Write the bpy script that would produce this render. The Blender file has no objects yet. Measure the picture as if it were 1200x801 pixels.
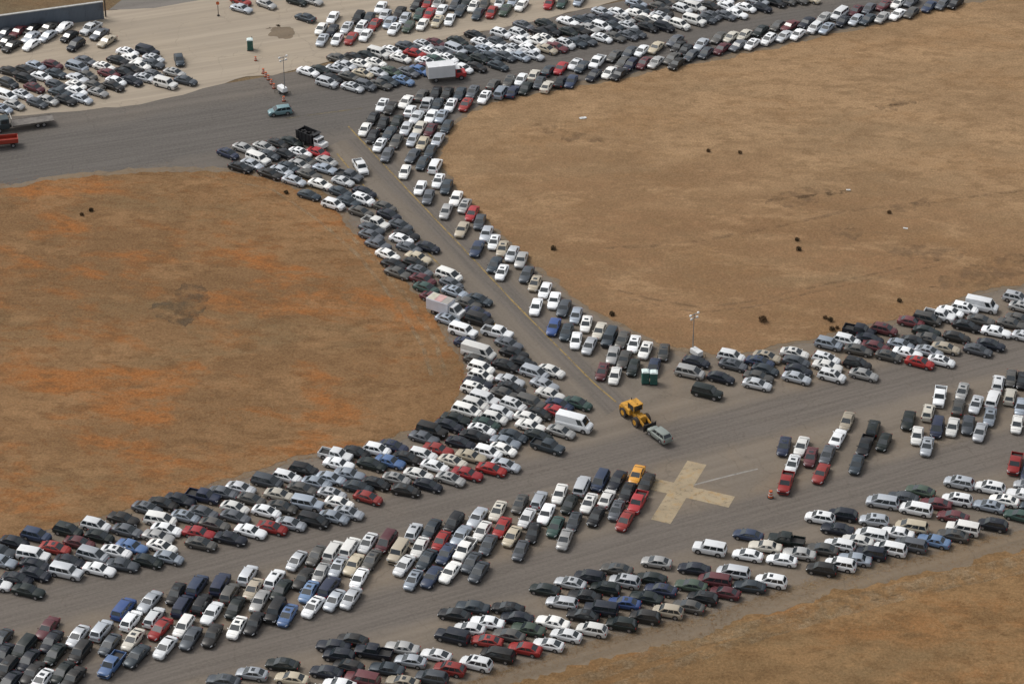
DATA = '''
T 0 668 6 -0.7 0.72 B
1050 220 Ss;870 265 Bv r;925 345 Wu r;1085 325 Ww r;715 415 Su r;530 480 Ss;1125 410 Rs;935 485 Ds;1160 540 Ws;770 520 Gs;785 655 Bp;960 600 Gs;345 415 Ms;360 510 Ks;215 545 Kv;245 635 Ks;410 590 Ks;335 680 Ks;555 580 Ku;430 735 Ks;265 755 Ws;30 490 Gs;50 600 Ks;50 690 Ku;80 785 Ks;0 760 Ks;165 690 Ks
T 0 668 6 1 .2 A
170 135 Ks;0 100 Ws;140 40 Ks;260 10 Ks
T 200 668 6 -0.6 0.8 B
45 165 Ks;185 105 Nv r;345 100 Nu r;75 240 Nv r;225 225 Ku r;290 300 Ws;425 145 Gu r;540 40 Su r;575 130 Ds;450 260 Ks;620 225 Ss;760 65 Wu r;90 390 Ww;140 475 Gs;290 455 Ks;465 400 Ws;640 370 Ks;715 270 Ku;800 150 Ks;800 310 Bs;950 140 Bs;1000 255 Ws;900 50 Ks;1125 95 Nv r;1180 215 Ss;1080 25 Ss
T 200 668 6 -1 -.12 C
785 660 Ks;570 725 Ss;370 775 Gs;850 760 Ds;1090 780 Ws;1140 555 Ks;1105 705 Ks;1160 640 Ku
T 400 668 6 -.62 .79 B
35 185 Ss;125 55 Ws;505 65 Ss;635 45 Ns;780 15 Ws;905 -5 Gs
T 400 668 6 -1 -.18 C
795 310 Ks;940 260 Gs;1140 300 Ks;1025 360 Ws;900 410 Ws;790 460 Ku;1015 495 Rs;1180 450 Gs;425 545 Ss;215 590 Kp;40 555 Ks;485 635 Ss;665 595 Wc;45 640 Ku;320 690 Gs;760 690 Ru;945 650 Wu;1100 590 Kv;155 745 Mu;635 750 Gu;430 785 Ds;10 770 Ws;1290 550 Rs
T 600 668 6 -1 -.18 C
230 135 Ks;410 90 Ss;545 45 Ku;735 -8 Gs;790 75 Su;350 225 Sw;510 180 Ks;655 125 Ku;980 55 Ks;1045 135 Ns;790 230 Bs;945 190 Ks;625 270 Ku;500 315 Ks;770 375 Ku;935 325 Ku;1095 285 Du;40 315 Ks;115 405 Es;285 365 Ws;380 455 Ws;560 415 Wu;255 520 Wc
T 600 535 6 -1 -.12 C
1015 740 Ss
T 800 580 6 -1 -.17 C
190 370 Wu;455 420 Ws;695 455 Ws;460 280 Ns;730 310 Kp;580 360 Ds;820 405 Ss;990 370 Gs;985 495 Ku;965 155 Wu;1125 135 Ku;1090 255 Ks;80 515 Ks;225 595 Mv;355 540 Sv;620 600 Wu;60 635 Es;470 640 Gs;295 685 Ms;140 720 Ku;40 780 Gs;1150 325 Ww;1120 450 Wu
T 1000 540 6 -1 -.2 C
745 150 Su;985 190 Wu;470 210 Es;350 255 Gs;205 285 Sv;440 335 Wv;580 300 Ms;730 270 Wu;970 320 Ss;1080 280 Ws;1160 230 Ws;1150 380 Es;145 415 Su;410 460 Dv;310 505 Ws;700 390 Ms;770 470 Wu;980 445 Ku;700 520 Gs;565 560 Bs;110 540 Wv;400 590 Gv;235 630 Wv;35 575 Ws;90 650 Ku;0 700 Ss;1260 320 Gs;1230 170 Ss
T 1000 540 6 -.3 .95 X
1180 20 Rp;1185 75 Ns
T 0 535 6 1 .22 A
105 600 Ks;255 550 Nu;480 515 Ku;675 480 Wu;390 640 Rs;210 695 Wu;20 665 Gs;40 740 Ss;200 775 Ks;560 605 Ms;700 560 Ks;650 690 Sv;830 655 Ws;715 770 Ws;880 740 Gs;955 605 Bs;900 520 Gs;870 435 Ks;1050 405 Gs;1110 470 Wv;1140 350 Ks;1120 550 Ss;1225 655 Ss;1070 700 Ks;460 810 Su;490 735 Ks
T 200 535 6 1 .23 A
30 365 Ks;80 435 Ss;0 505 Ws;10 580 Ws;190 310 Np;350 280 Gs;225 390 Gs;155 525 Rs;195 605 Gs;310 475 Gs;410 570 Ks;455 355 Ws;450 420 Gs;495 220 Ss;570 300 Gs;675 385 Ws;570 515 Ws;735 470 Rs;890 420 Ss;680 170 Gv;820 140 Ww;780 270 Ds;800 335 Gs;930 230 Gs;1000 290 Su;1060 375 Kv;960 95 Ku;1050 185 Ss;1130 45 Wp;1140 140 Ss;1130 260 Ss;1180 335 Ss
T 200 535 6 -.62 .79 B
885 730 Ss;1060 700 Gs;1180 665 Wv r;1110 770 Ss
T 400 535 6 1 .24 A
185 90 Ks;305 75 Bs;210 180 Ks;390 155 Ss;90 215 Gs;180 295 Rs;15 285 Ws;80 355 Ss;455 235 Ks;540 130 Ws;615 195 Ks;770 155 Ss;890 115 Rs;1060 85 Rs;10 80 Ws;30 150 Ss
T 400 535 6 -.62 .79 B
45 640 Wv r;185 605 Ws;310 600 Mv;215 720 Gs;60 750 Ds;400 665 Du;510 525 Su r;625 520 Gs;790 460 Ku;700 590 Rs;840 555 Ss;545 640 Ws;455 745 Ws;600 720 Gs;735 680 Ns;890 650 Wp;990 520 Ws;955 425 Ss;1100 380 Ds;1125 500 Rs;1030 620 Gs;940 740 Gs
T 600 535 6 -.5 .86 B
55 330 Gs;190 300 Sw r;335 260 Ws;485 215 Su r;620 165 Nv;735 170 Ks;410 320 Ks;540 325 Ws;670 285 Ws r;240 400 Ws;105 430 Ws;145 535 Ks;60 655 Gs;305 490 Es;435 455 Gs;370 580 Ss;590 420 Ks;735 375 Gs;810 245 Ks;875 130 Os;940 190 Ks;885 310 Rp;795 445 Rs;0 558 Ds
T 460 450 8 1 .27 A
285 660 Ww;430 610 Rs;370 430 Ku;290 510 Gs;105 730 Ks;400 770 Ws;540 390 Ks;620 330 Ks;700 250 Wv;800 190 Wu;770 65 Wu;915 145 Wu;1000 300 Wu;1070 235 Wu;850 430 Ws;860 360 Es;760 490 Ks;640 550 Ks;740 670 Ds;570 720 Ds;950 590 Wu;1060 560 Ws;1110 490 Ss;1100 710 Ss;1190 350 Ws
T 350 450 8 1 .26 A
690 660 Wu;470 720 Ks;860 620 Ns
T 570 450 8 1 .3 A
170 250 Wu;200 90 Gs;390 190 Gu;240 30 Ks;620 95 Ws;700 180 Ns;820 210 Es;690 240 Rs;690 440 Ss;590 560 Gp;410 380 Ws;450 310 Ks;320 420 Gs;490 475 Ks
T 510 350 8 1 .3 D
240 170 Ss;260 270 Wu;320 350 Ws;290 410 Ns;390 580 Gs;440 640 Wu;450 730 Wu;550 330 Wp;420 190 Ku;380 120 Ns;640 470 Gs;740 560 Ks;790 640 Ks;890 640 Gs;900 710 Sv;1020 740 Ws;690 770 Ss;400 795 Ks;310 60 Gs
T 540 400 8 1 .3 D
740 410 Ss
T 600 350 8 -.42 .9 E
225 75 Ws;395 15 Ws;485 85 Gs;390 260 Bs;600 155 Ss;510 310 Gs;695 235 Ws;600 390 Ws;725 440 Ss;820 300 Ds;915 360 Gu;1030 390 Gs;950 520 Ss;1140 430 Ws;1060 560 Gs;845 680 Ms;965 720 Ws;1130 640 Ks
T 700 400 8 -.42 .9 E
450 80 Ws;620 110 Gs;530 230 Ns
T 780 380 8 1 .24 F
230 445 Sv;290 350 Ks;390 630 Ku;520 500 Ks;630 300 Wu;640 380 Gs;870 355 Ns;940 420 Gs;980 310 Ds;870 490 Gs;860 560 Ss
T 920 360 8 1 .23 F
90 430 Ws;80 500 Gs;130 590 Ks;110 660 Ss;410 340 Su;600 300 Wu;690 400 Gs;390 480 Ww;400 550 Ws;440 640 Wu;680 530 Ku;740 630 Ss;800 280 Ks;680 245 Kp;910 240 Mu;850 350 Ms;990 430 Gs;1100 330 Ss;1150 430 Ws
T 1050 340 8 1 .22 F
240 650 Rs;440 640 Ws;330 540 Ss;490 500 Ds;190 460 Ks;280 400 Ks;280 300 Gv;420 280 Wp;500 220 Ws;620 210 Wu;820 270 Gs;650 330 Ks;950 390 Ws;570 440 Ks;770 560 Gs;890 510 Ks;1070 310 Gs;1160 270 Gs;1130 70 Su;1190 160 Ss;1190 430 Ss;300 470 Gs;140 310 Ms;800 145 Wm
T 900 460 8 -.45 .89 X
150 500 Ns;320 500 Ws;230 670 Ws;168 835 Rp;395 600 Ms;740 265 Ds;655 420 Ws r;555 580 Gs;495 755 Rs;985 330 Ku r;910 490 Kp;830 670 Gs;1085 460 Ks
T 1050 430 8 -.3 .95 X
410 270 Wp;320 420 Du r;130 500 Ks;190 640 Ws;370 560 Nv;285 740 Ss;620 230 Ss;585 370 Gs r;750 350 Ss;530 560 Ws;675 540 Gs;880 460 Ss;790 600 Ss;970 150 Wu r;1120 110 Gs;905 310 Wu r;1075 270 Du r;1170 370 Ss;1135 535 Ws;1200 210 Ks;1195 130 Ks
T 410 270 8 1 .33 D
230 30 Gs;310 100 Gs;490 80 Ws;390 210 Ws;560 160 Gs;690 190 Ks;640 250 Ds;490 280 Ks;530 370 Gs;720 350 Gs;870 430 Wv;690 460 Ms;720 560 Es;900 510 Gs;800 620 Ms;960 600 Ss;1130 700 Gs;620 300 Ks
T 380 200 8 1 .34 D
390 280 Wu;520 350 Gs;600 420 Ks;200 310 Gs;340 390 Gs;430 520 Wp;420 570 Gs;650 560 Gs;770 600 Ks;120 200 Gs
T 480 200 8 -.5 .86 E
100 160 Ws;175 245 Gs;270 95 Ws;345 150 Gs;430 270 Ws;345 370 Ss;515 330 Ss;590 400 Rs;490 550 Ds;675 480 Gs;730 590 Ss;810 670 Ws;630 730 Ns;895 735 Ds;975 780 Ss
T 500 300 8 -.48 .87 E
635 80 Gs;795 35 Ss;710 140 Ws;930 170 Gs;1015 255 Ds;1110 320 Ws
T 240 130 8 1 .32 D
220 400 Ns;370 350 Ss;560 340 Ss;510 440 Wu;350 520 Ks;430 510 Ss;630 580 Ks;600 410 Gs;740 420 Ks;690 310 Ks;820 290 Ks;760 540 Ss;900 630 Ss;930 370 Ws;850 490 Gs;940 490 Ss;1000 580 Gs;1110 360 Rs;1090 690 Ws;1120 540 Ss;980 440 Gs
T 340 130 8 1 .32 D
370 450 Ss;540 600 Gp
T 340 130 8 .6 .8 D
660 520 Wp
T 340 130 8 -.55 .83 E
1075 570 Ws
T 410 100 8 -.6 .8 E
140 415 Ws;345 190 Ws;515 155 Ws;555 235 Ws r;660 90 Gs r;705 180 Wp r;215 310 Ks;430 220 Ks;310 360 Ks;215 480 Ks;280 560 Ws;440 340 Ks;370 450 Gs;350 650 Gs;435 525 Gs;530 400 Ss;600 290 Ss;745 300 Ws;660 390 Ds;590 510 Ss;755 420 Ms;680 545 Ds;820 180 Gs;940 195 Ws;850 280 Ss;1085 180 Rs;910 80 Ks;1030 80 Gs;1150 60 Gs;800 80 Ks;910 385 Gs;825 510 Ss;755 620 Gs;590 660 Gs;680 730 Gs;800 750 Wv r
T 520 60 8 -.65 .76 E
380 430 Ws;465 310 Gs r;615 280 Gs;540 380 Sv r;660 380 Ns r;755 270 Ws;790 350 Ks;890 230 Ds r;950 325 Ds r;850 290 Gs;1050 190 Gs r;1070 280 Ks r;1160 170 Rs;1170 280 Ns
T 580 0 8 -.75 .66 E
850 630 Wc;1020 590 Wp;1060 680 Ws;900 700 Ks;960 650 Gs;1160 570 Gs
T 700 20 8 -.77 .64 E
220 400 Gs;300 450 Nu;220 520 Ks;370 360 Gs;430 430 Ms;510 340 Ws;570 430 Ss;650 310 Ds;720 370 Gs;820 270 Gs;850 350 Gs;940 250 Ss;990 330 Gs;1120 290 Ms;1180 230 Gs;890 290 Ks;780 300 Ks;640 410 Ks
T 830 0 8 -.8 .6 E
190 350 Ds;260 420 Gs;330 330 Ds;390 410 Ws;470 290 Ks;550 365 Wu;630 250 Gs;690 335 Ss;760 240 Ms;820 320 Ws;920 210 Ks;1000 260 Wu;1060 160 Ss;1120 260 Ss
T 960 0 8 -.78 .62 E
180 120 Wu;230 210 Ks;290 170 Ss;400 170 Gs;340 100 Ms;460 80 Gs;530 150 Ss;590 50 Ms;665 120 Ws;740 30 Ws;810 100 Gs;860 20 Gs;980 50 Ns;1110 30 Gs;1190 10 Ks
T 340 40 8 1 .28 G
200 335 Ws;310 320 Ks;430 260 Gs;570 250 Ks;700 220 Ks;830 190 Wu;540 310 Ss;470 320 Ss;640 280 Ws;690 340 Ds;800 290 Ws;860 340 Ss;350 450 Su;420 400 Ks;560 390 Gs;750 450 Gu;660 450 Ss;910 430 Gs;980 400 Gs;1020 330 Es;1060 220 Ws;960 170 Ws;1080 130 Gs;1160 200 Rs;1150 370 Bs
T 450 20 8 1 .33 G
320 290 Ss;450 270 Ms;430 330 Ws;340 420 Ws;490 400 Es;560 330 Gs;610 380 Ws;760 470 Ws;690 230 Ks;830 190 Ks;720 290 Su;850 300 Gs;930 250 Ws;1100 150 Wu;980 310 Ss;1100 250 Gs;850 430 Ks;960 380 Ks;1040 370 Gs;1180 350 Ss;1090 420 Gs;350 500 Bs;250 510 Gs;420 470 Ms;1080 330 Ws;800 360 Ks
T 580 0 8 1 .33 G
250 330 Wu;220 400 Ws;370 390 Ws;300 460 Ws;230 520 Ss;160 540 Ss;300 250 Gs;450 240 Ks;440 310 Ks;470 370 Ws;540 290 Ks;450 440 Ds;540 460 Ms;600 430 Wu;660 260 Ws;640 330 Ks;740 410 Gs;720 320 Ks;850 380 Gs;800 300 Ss;810 220 Gs;900 190 Gs;960 140 Ss;950 250 Wu;980 340 Ws;1040 190 Ks;1130 140 Ws;1130 240 Gs;1150 330 Gs;60 520 Gs
T 700 0 8 1 .3 G
300 310 Gs;240 190 Ss;340 140 Ws;360 60 Ss;430 110 Gs;320 230 Ss;400 290 Gs;430 200 Gs;530 160 Ss;490 240 Ks;600 110 Ks;620 180 Ws;640 240 Ku;560 90 Gs;620 40 Ks;760 100 Wu;740 220 Wu;800 40 Ss;900 70 Wu;910 190 Wu;880 20 Ws;1000 60 Ks;1040 150 Gs;1130 110 Gs;1150 20 Ws
T 830 0 8 1 .3 G
200 60 Ws;280 110 Ws;360 70 Ws;440 30 Su;500 60 Ks;620 30 Ks;800 20 Gs;700 20 Gs;930 5 Ds;180 130 Gs
T 360 0 8 -.7 .72 H
240 165 Ws;130 270 Ws;230 290 Ks;145 370 Ss;280 370 Ws;370 260 Ss;410 360 Rs;510 260 Wu;545 330 Ws;480 165 Ku;580 170 Gs;640 220 Rs;690 70 Ws;720 150 Ss;790 200 Ss;810 270 Ws;860 130 Ks;910 170 Ss;950 250 Es;1040 130 Es;1080 230 Ws;1150 130 Rs;1140 30 Rs;1050 50 Ks
T 490 0 8 -.65 .76 H
180 200 Ds;240 100 Ws;300 180 Ws;380 90 Gs;320 40 Gs;520 60 Ws;560 130 Gs;620 40 Gs;690 110 Rs;760 30 Ws;820 90 Es;890 10 Ss;970 50 Ws;440 20 Ks;210 30 Ss
T 580 0 8 -.65 .76 H
510 30 Rs;630 20 Es;790 5 Ss
T 230 0 8 1 .3 H
425 80 Ss;660 40 Ss;1020 165 Gs r;420 10 Rs;950 10 Ks;1080 10 Ss
T 0 0 8 -.8 .5 H
600 255 Ws;50 310 Gs;190 300 Ms;110 430 Ks;60 390 Ks;280 350 Ss;430 350 Ss;310 410 Ws;280 270 Ks;450 260 Gs;850 265 Wp;930 320 Gs;1000 385 Ds;710 420 Ku;650 340 Ks
T 0 60 8 1 .3 H
110 190 Ks;230 180 Ks;500 130 Ms;560 220 Gs;390 240 Ws;230 260 Ku;80 300 Gu;710 150 Sv;830 100 Gs;800 240 Gs;950 160 Ws;1090 120 Ks;1010 220 Ms;1170 190 Ks;330 340 Ms;560 300 Gs;690 270 Ss;790 330 Ws;900 300 Gs;220 410 Ss;50 420 Wv;500 430 Ss;680 410 Ks;850 400 Ss;140 500 Ss;20 540 Ss;350 480 Gs;1030 340 Ks;1090 280 Ws;1180 310 Ks;610 370 Gs;720 320 Ws
T 110 40 8 1 .25 H
290 190 Ws;340 240 Ws;500 160 Ku;560 230 Ss;750 370 Ss;870 430 Gs;670 450 Wu;420 420 Ss;510 310 Gs;430 290 Ws;310 360 Ks;540 390 Gs
T 110 40 8 .35 .93 H
800 240 Gs
'''
EXPOSURE = 0.08
import bpy, math, random, re
from mathutils import Vector, Matrix, noise
R = math.radians
rng = random.Random(11)
sc = bpy.context.scene
COL = sc.collection

# ------------------------------------------------------------------ camera
PITCH = 32.0; FPX = 3200.0; CAM_H = 232.0
CAM_Y = -CAM_H / math.tan(R(PITCH))
cam = bpy.data.cameras.new("camera"); camo = bpy.data.objects.new("camera", cam); COL.objects.link(camo)
camo.location = (0, CAM_Y, CAM_H); camo.rotation_euler = (R(90 - PITCH), 0, 0)
cam.sensor_width = 36.0; cam.lens = FPX / 1200 * 36.0; cam.clip_start = 1.0; cam.clip_end = 20000
sc.camera = camo
sd, cd = math.sin(R(PITCH)), math.cos(R(PITCH))
def G(px, py, z=0.0):
    """photo pixel -> point of the site at height z"""
    u = (px - 600) / FPX; v = (py - 400.5) / FPX
    dx, dy, dz = u, cd - v * sd, -sd - v * cd
    t = (z - CAM_H) / dz
    return Vector((dx * t, CAM_Y + dy * t, z))
def P(p):
    d = Vector(p) - Vector((0, CAM_Y, CAM_H))
    zc = d.y * cd - d.z * sd; yc = d.y * sd + d.z * cd
    return (600 + FPX * d.x / zc, 400.5 - FPX * yc / zc)
def img_heading(px, py, dx, dy):
    n = math.hypot(dx, dy); a = G(px, py); b = G(px + dx / n * 12, py + dy / n * 12)
    return math.atan2(b.y - a.y, b.x - a.x)

# ------------------------------------------------------------------ helpers
def mesh_obj(name, verts, faces, mats, parent=None, idx=None, smooth=None):
    me = bpy.data.meshes.new(name); me.from_pydata([tuple(v) for v in verts], [], faces)
    for m in mats: me.materials.append(m)
    if idx: me.polygons.foreach_set("material_index", idx)
    if smooth:
        me.polygons.foreach_set("use_smooth", [True] * len(me.polygons)); me.set_sharp_from_angle(angle=R(smooth))
    me.update()
    o = bpy.data.objects.new(name, me); COL.objects.link(o)
    if parent: o.parent = parent
    return o
def empty(name, loc, rz=0.0):
    o = bpy.data.objects.new(name, None); o.location = loc; o.rotation_euler = (0, 0, rz); COL.objects.link(o); o.empty_display_size = .3
    return o
def tag(o, label, cat, group=None):
    o["label"] = label; o["category"] = cat
    if group: o["group"] = group
    return o
def setting(o, kind="structure", label=None, cat=None):
    o["kind"] = kind
    if label: o["label"] = label
    if cat: o["category"] = cat
    return o
class MB:
    def __init__(s): s.v = []; s.f = []; s.m = []
    def add(s, vs, fs, m=0):
        b = len(s.v); s.v += [Vector(v) for v in vs]; s.f += [tuple(i + b for i in f) for f in fs]; s.m += [m] * len(fs)
        return s
    def box(s, x0, x1, y0, y1, z0, z1, m=0, bev=0.0, M=None):
        if bev <= 0:
            vs = [(x, y, z) for z in (z0, z1) for y in (y0, y1) for x in (x0, x1)]
            fs = [(0, 2, 3, 1), (4, 5, 7, 6), (0, 1, 5, 4), (2, 6, 7, 3), (0, 4, 6, 2), (1, 3, 7, 5)]
        else:
            b = bev; ring = [(x0 + b, y0), (x1 - b, y0), (x1, y0 + b), (x1, y1 - b), (x1 - b, y1), (x0 + b, y1), (x0, y1 - b), (x0, y0 + b)]
            cx, cy = (x0 + x1) / 2, (y0 + y1) / 2
            def ins(p): return (p[0] + (b if p[0] < cx else -b) * .7, p[1] + (b if p[1] < cy else -b) * .7)
            vs = [(*ins(p), z0) for p in ring] + [(*p, z0 + b) for p in ring] + [(*p, z1 - b) for p in ring] + [(*ins(p), z1) for p in ring]
            fs = [tuple(range(7, -1, -1)), tuple(range(24, 32))]
            for k in range(3):
                for i in range(8):
                    j = (i + 1) % 8; fs.append((k * 8 + i, k * 8 + j, k * 8 + 8 + j, k * 8 + 8 + i))
        if M: vs = [M @ Vector(v) for v in vs]
        return s.add(vs, fs, m)
    def cyl(s, a, b, r0, r1=None, n=12, m=0):
        r1 = r0 if r1 is None else r1; a = Vector(a); b = Vector(b); d = (b - a).normalized()
        u = d.orthogonal().normalized(); w = d.cross(u); vs = []
        for p, r in ((a, r0), (b, r1)):
            for i in range(n):
                t = 2 * math.pi * i / n; vs.append(p + u * math.cos(t) * r + w * math.sin(t) * r)
        fs = [tuple(range(n - 1, -1, -1)), tuple(range(n, 2 * n))] + [(i, (i + 1) % n, n + (i + 1) % n, n + i) for i in range(n)]
        return s.add(vs, fs, m)
    def obj(s, name, mats, parent=None, smooth=None):
        return mesh_obj(name, s.v, s.f, mats, parent, s.m, smooth)

# ------------------------------------------------------------------ materials
def new_mat(name):
    m = bpy.data.materials.new(name); m.use_nodes = True; nt = m.node_tree
    return m, nt, nt.nodes["Principled BSDF"]
def N(nt, t, **k):
    n = nt.nodes.new(t)
    for a, v in k.items(): setattr(n, a, v)
    return n
def mixc(nt, fac, a, b):
    n = N(nt, "ShaderNodeMix", data_type='RGBA')
    for s, v in ((n.inputs[0], fac), (n.inputs[6], a), (n.inputs[7], b)):
        if isinstance(v, (int, float)): s.default_value = v
        elif isinstance(v, tuple): s.default_value = (*v, 1)
        else: nt.links.new(v, s)
    return n.outputs[2]
def mth(nt, op, a, b=None, c=None, clamp=False):
    n = N(nt, "ShaderNodeMath", operation=op); n.use_clamp = clamp
    for s, v in zip(n.inputs, (a, b, c)):
        if v is None: continue
        if isinstance(v, (int, float)): s.default_value = v
        else: nt.links.new(v, s)
    return n.outputs[0]
def pos(nt):
    return N(nt, "ShaderNodeNewGeometry").outputs["Position"]
def mapped(nt, vec, rot=0.0, scale=(1, 1, 1)):
    r = N(nt, "ShaderNodeMapping"); r.inputs["Rotation"].default_value = (0, 0, rot); nt.links.new(vec, r.inputs["Vector"])
    m = N(nt, "ShaderNodeMapping"); m.inputs["Scale"].default_value = scale; nt.links.new(r.outputs[0], m.inputs["Vector"])
    return m.outputs[0]
def nz(nt, vec, scale, detail=5, rough=.55, dist=0.0):
    n = N(nt, "ShaderNodeTexNoise"); n.inputs["Scale"].default_value = scale; n.inputs["Detail"].default_value = detail
    n.inputs["Roughness"].default_value = rough; n.inputs["Distortion"].default_value = dist; nt.links.new(vec, n.inputs["Vector"])
    return n.outputs[0]
def ramp(nt, f, lo, hi):
    n = N(nt, "ShaderNodeMapRange", interpolation_type='SMOOTHSTEP'); nt.links.new(f, n.inputs[0])
    n.inputs[1].default_value = lo; n.inputs[2].default_value = hi
    return n.outputs[0]
def bump(nt, bsdf, h, strength, dist):
    b = N(nt, "ShaderNodeBump"); b.inputs["Strength"].default_value = strength; b.inputs["Distance"].default_value = dist
    nt.links.new(h, b.inputs["Height"]); nt.links.new(b.outputs[0], bsdf.inputs["Normal"])

def line_mask(nt, p, a, b, half, soft):
    """1 inside a lane that runs through ground points a,b"""
    d = (b - a).normalized(); n = Vector((-d.y, d.x, 0)); c = -n.dot(a)
    dp = N(nt, "ShaderNodeVectorMath", operation='DOT_PRODUCT'); nt.links.new(p, dp.inputs[0]); dp.inputs[1].default_value = n
    e = mth(nt, 'ABSOLUTE', mth(nt, 'ADD', dp.outputs["Value"], c))
    wob = mth(nt, 'MULTIPLY', mth(nt, 'SUBTRACT', nz(nt, p, .09, 4), .5), soft * 2.2)
    r = N(nt, "ShaderNodeMapRange", interpolation_type='SMOOTHSTEP'); nt.links.new(mth(nt, 'ADD', e, wob), r.inputs[0])
    r.inputs[1].default_value = half + soft; r.inputs[2].default_value = half - soft
    return r.outputs[0]

def asphalt_mat(name, base, dark, dirt, lanes, ang, dirt_amt=.5):
    m, nt, bs = new_mat(name); p = pos(nt)
    st = mapped(nt, p, -ang, (.012, .5, 1))
    streak = nz(nt, st, 1.0, 6, .6)
    fine = nz(nt, mapped(nt, p, -ang, (.05, 1.6, 1)), 1.0, 5, .6)
    blot = nz(nt, p, .06, 6, .6, .5); grain = nz(nt, p, 2.2, 6, .7); spots = nz(nt, p, .35, 4, .6)
    c = mixc(nt, ramp(nt, streak, .35, .68), tuple(x * .87 for x in base), tuple(x * 1.12 for x in base))
    c = mixc(nt, mth(nt, 'MULTIPLY', ramp(nt, blot, .45, .75), dirt_amt), c, dirt)
    mask = None
    for (a, b, h, s) in lanes:
        k = line_mask(nt, p, a, b, h, s); mask = k if mask is None else mth(nt, 'MAXIMUM', mask, k)
    if mask is not None:
        lane = mixc(nt, ramp(nt, fine, .38, .62), tuple(x * .92 for x in dark), tuple(x * 1.25 for x in dark))
        c = mixc(nt, mth(nt, 'MULTIPLY', mask, .85), c, lane)
    else:
        c = mixc(nt, mth(nt, 'MULTIPLY', ramp(nt, fine, .45, .7), .35), c, dark)
    vor = N(nt, "ShaderNodeTexVoronoi", feature='DISTANCE_TO_EDGE'); vor.inputs["Scale"].default_value = .11; wv_ = N(nt, "ShaderNodeVectorMath", operation='ADD'); nt.links.new(p, wv_.inputs[0])
    nn_ = N(nt, "ShaderNodeTexNoise"); nn_.inputs["Scale"].default_value = .25; nn_.inputs["Detail"].default_value = 5; nt.links.new(p, nn_.inputs["Vector"]); sc_ = N(nt, "ShaderNodeVectorMath", operation='SCALE'); sc_.inputs["Scale"].default_value = 5.0; nt.links.new(nn_.outputs["Color"], sc_.inputs[0]); nt.links.new(sc_.outputs[0], wv_.inputs[1]); nt.links.new(wv_.outputs[0], vor.inputs["Vector"])
    crk = N(nt, "ShaderNodeMapRange"); nt.links.new(vor.outputs["Distance"], crk.inputs[0]); crk.inputs[1].default_value = .014; crk.inputs[2].default_value = .004
    c = mixc(nt, mth(nt, 'MULTIPLY', mth(nt, 'MULTIPLY', crk.outputs[0], ramp(nt, blot, .4, .6)), .38), c, tuple(x * .45 for x in base))
    c = mixc(nt, mth(nt, 'MULTIPLY', ramp(nt, spots, .63, .76), .4), c, tuple(x * .55 for x in base))
    c = mixc(nt, ramp(nt, grain, .25, .8), c, mixc(nt, .22, c, (.3, .27, .23)))
    nt.links.new(c, bs.inputs["Base Color"]); bs.inputs["Roughness"].default_value = .93; bs.inputs["Specular IOR Level"].default_value = .25
    bump(nt, bs, grain, .35, .03)
    return m

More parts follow.
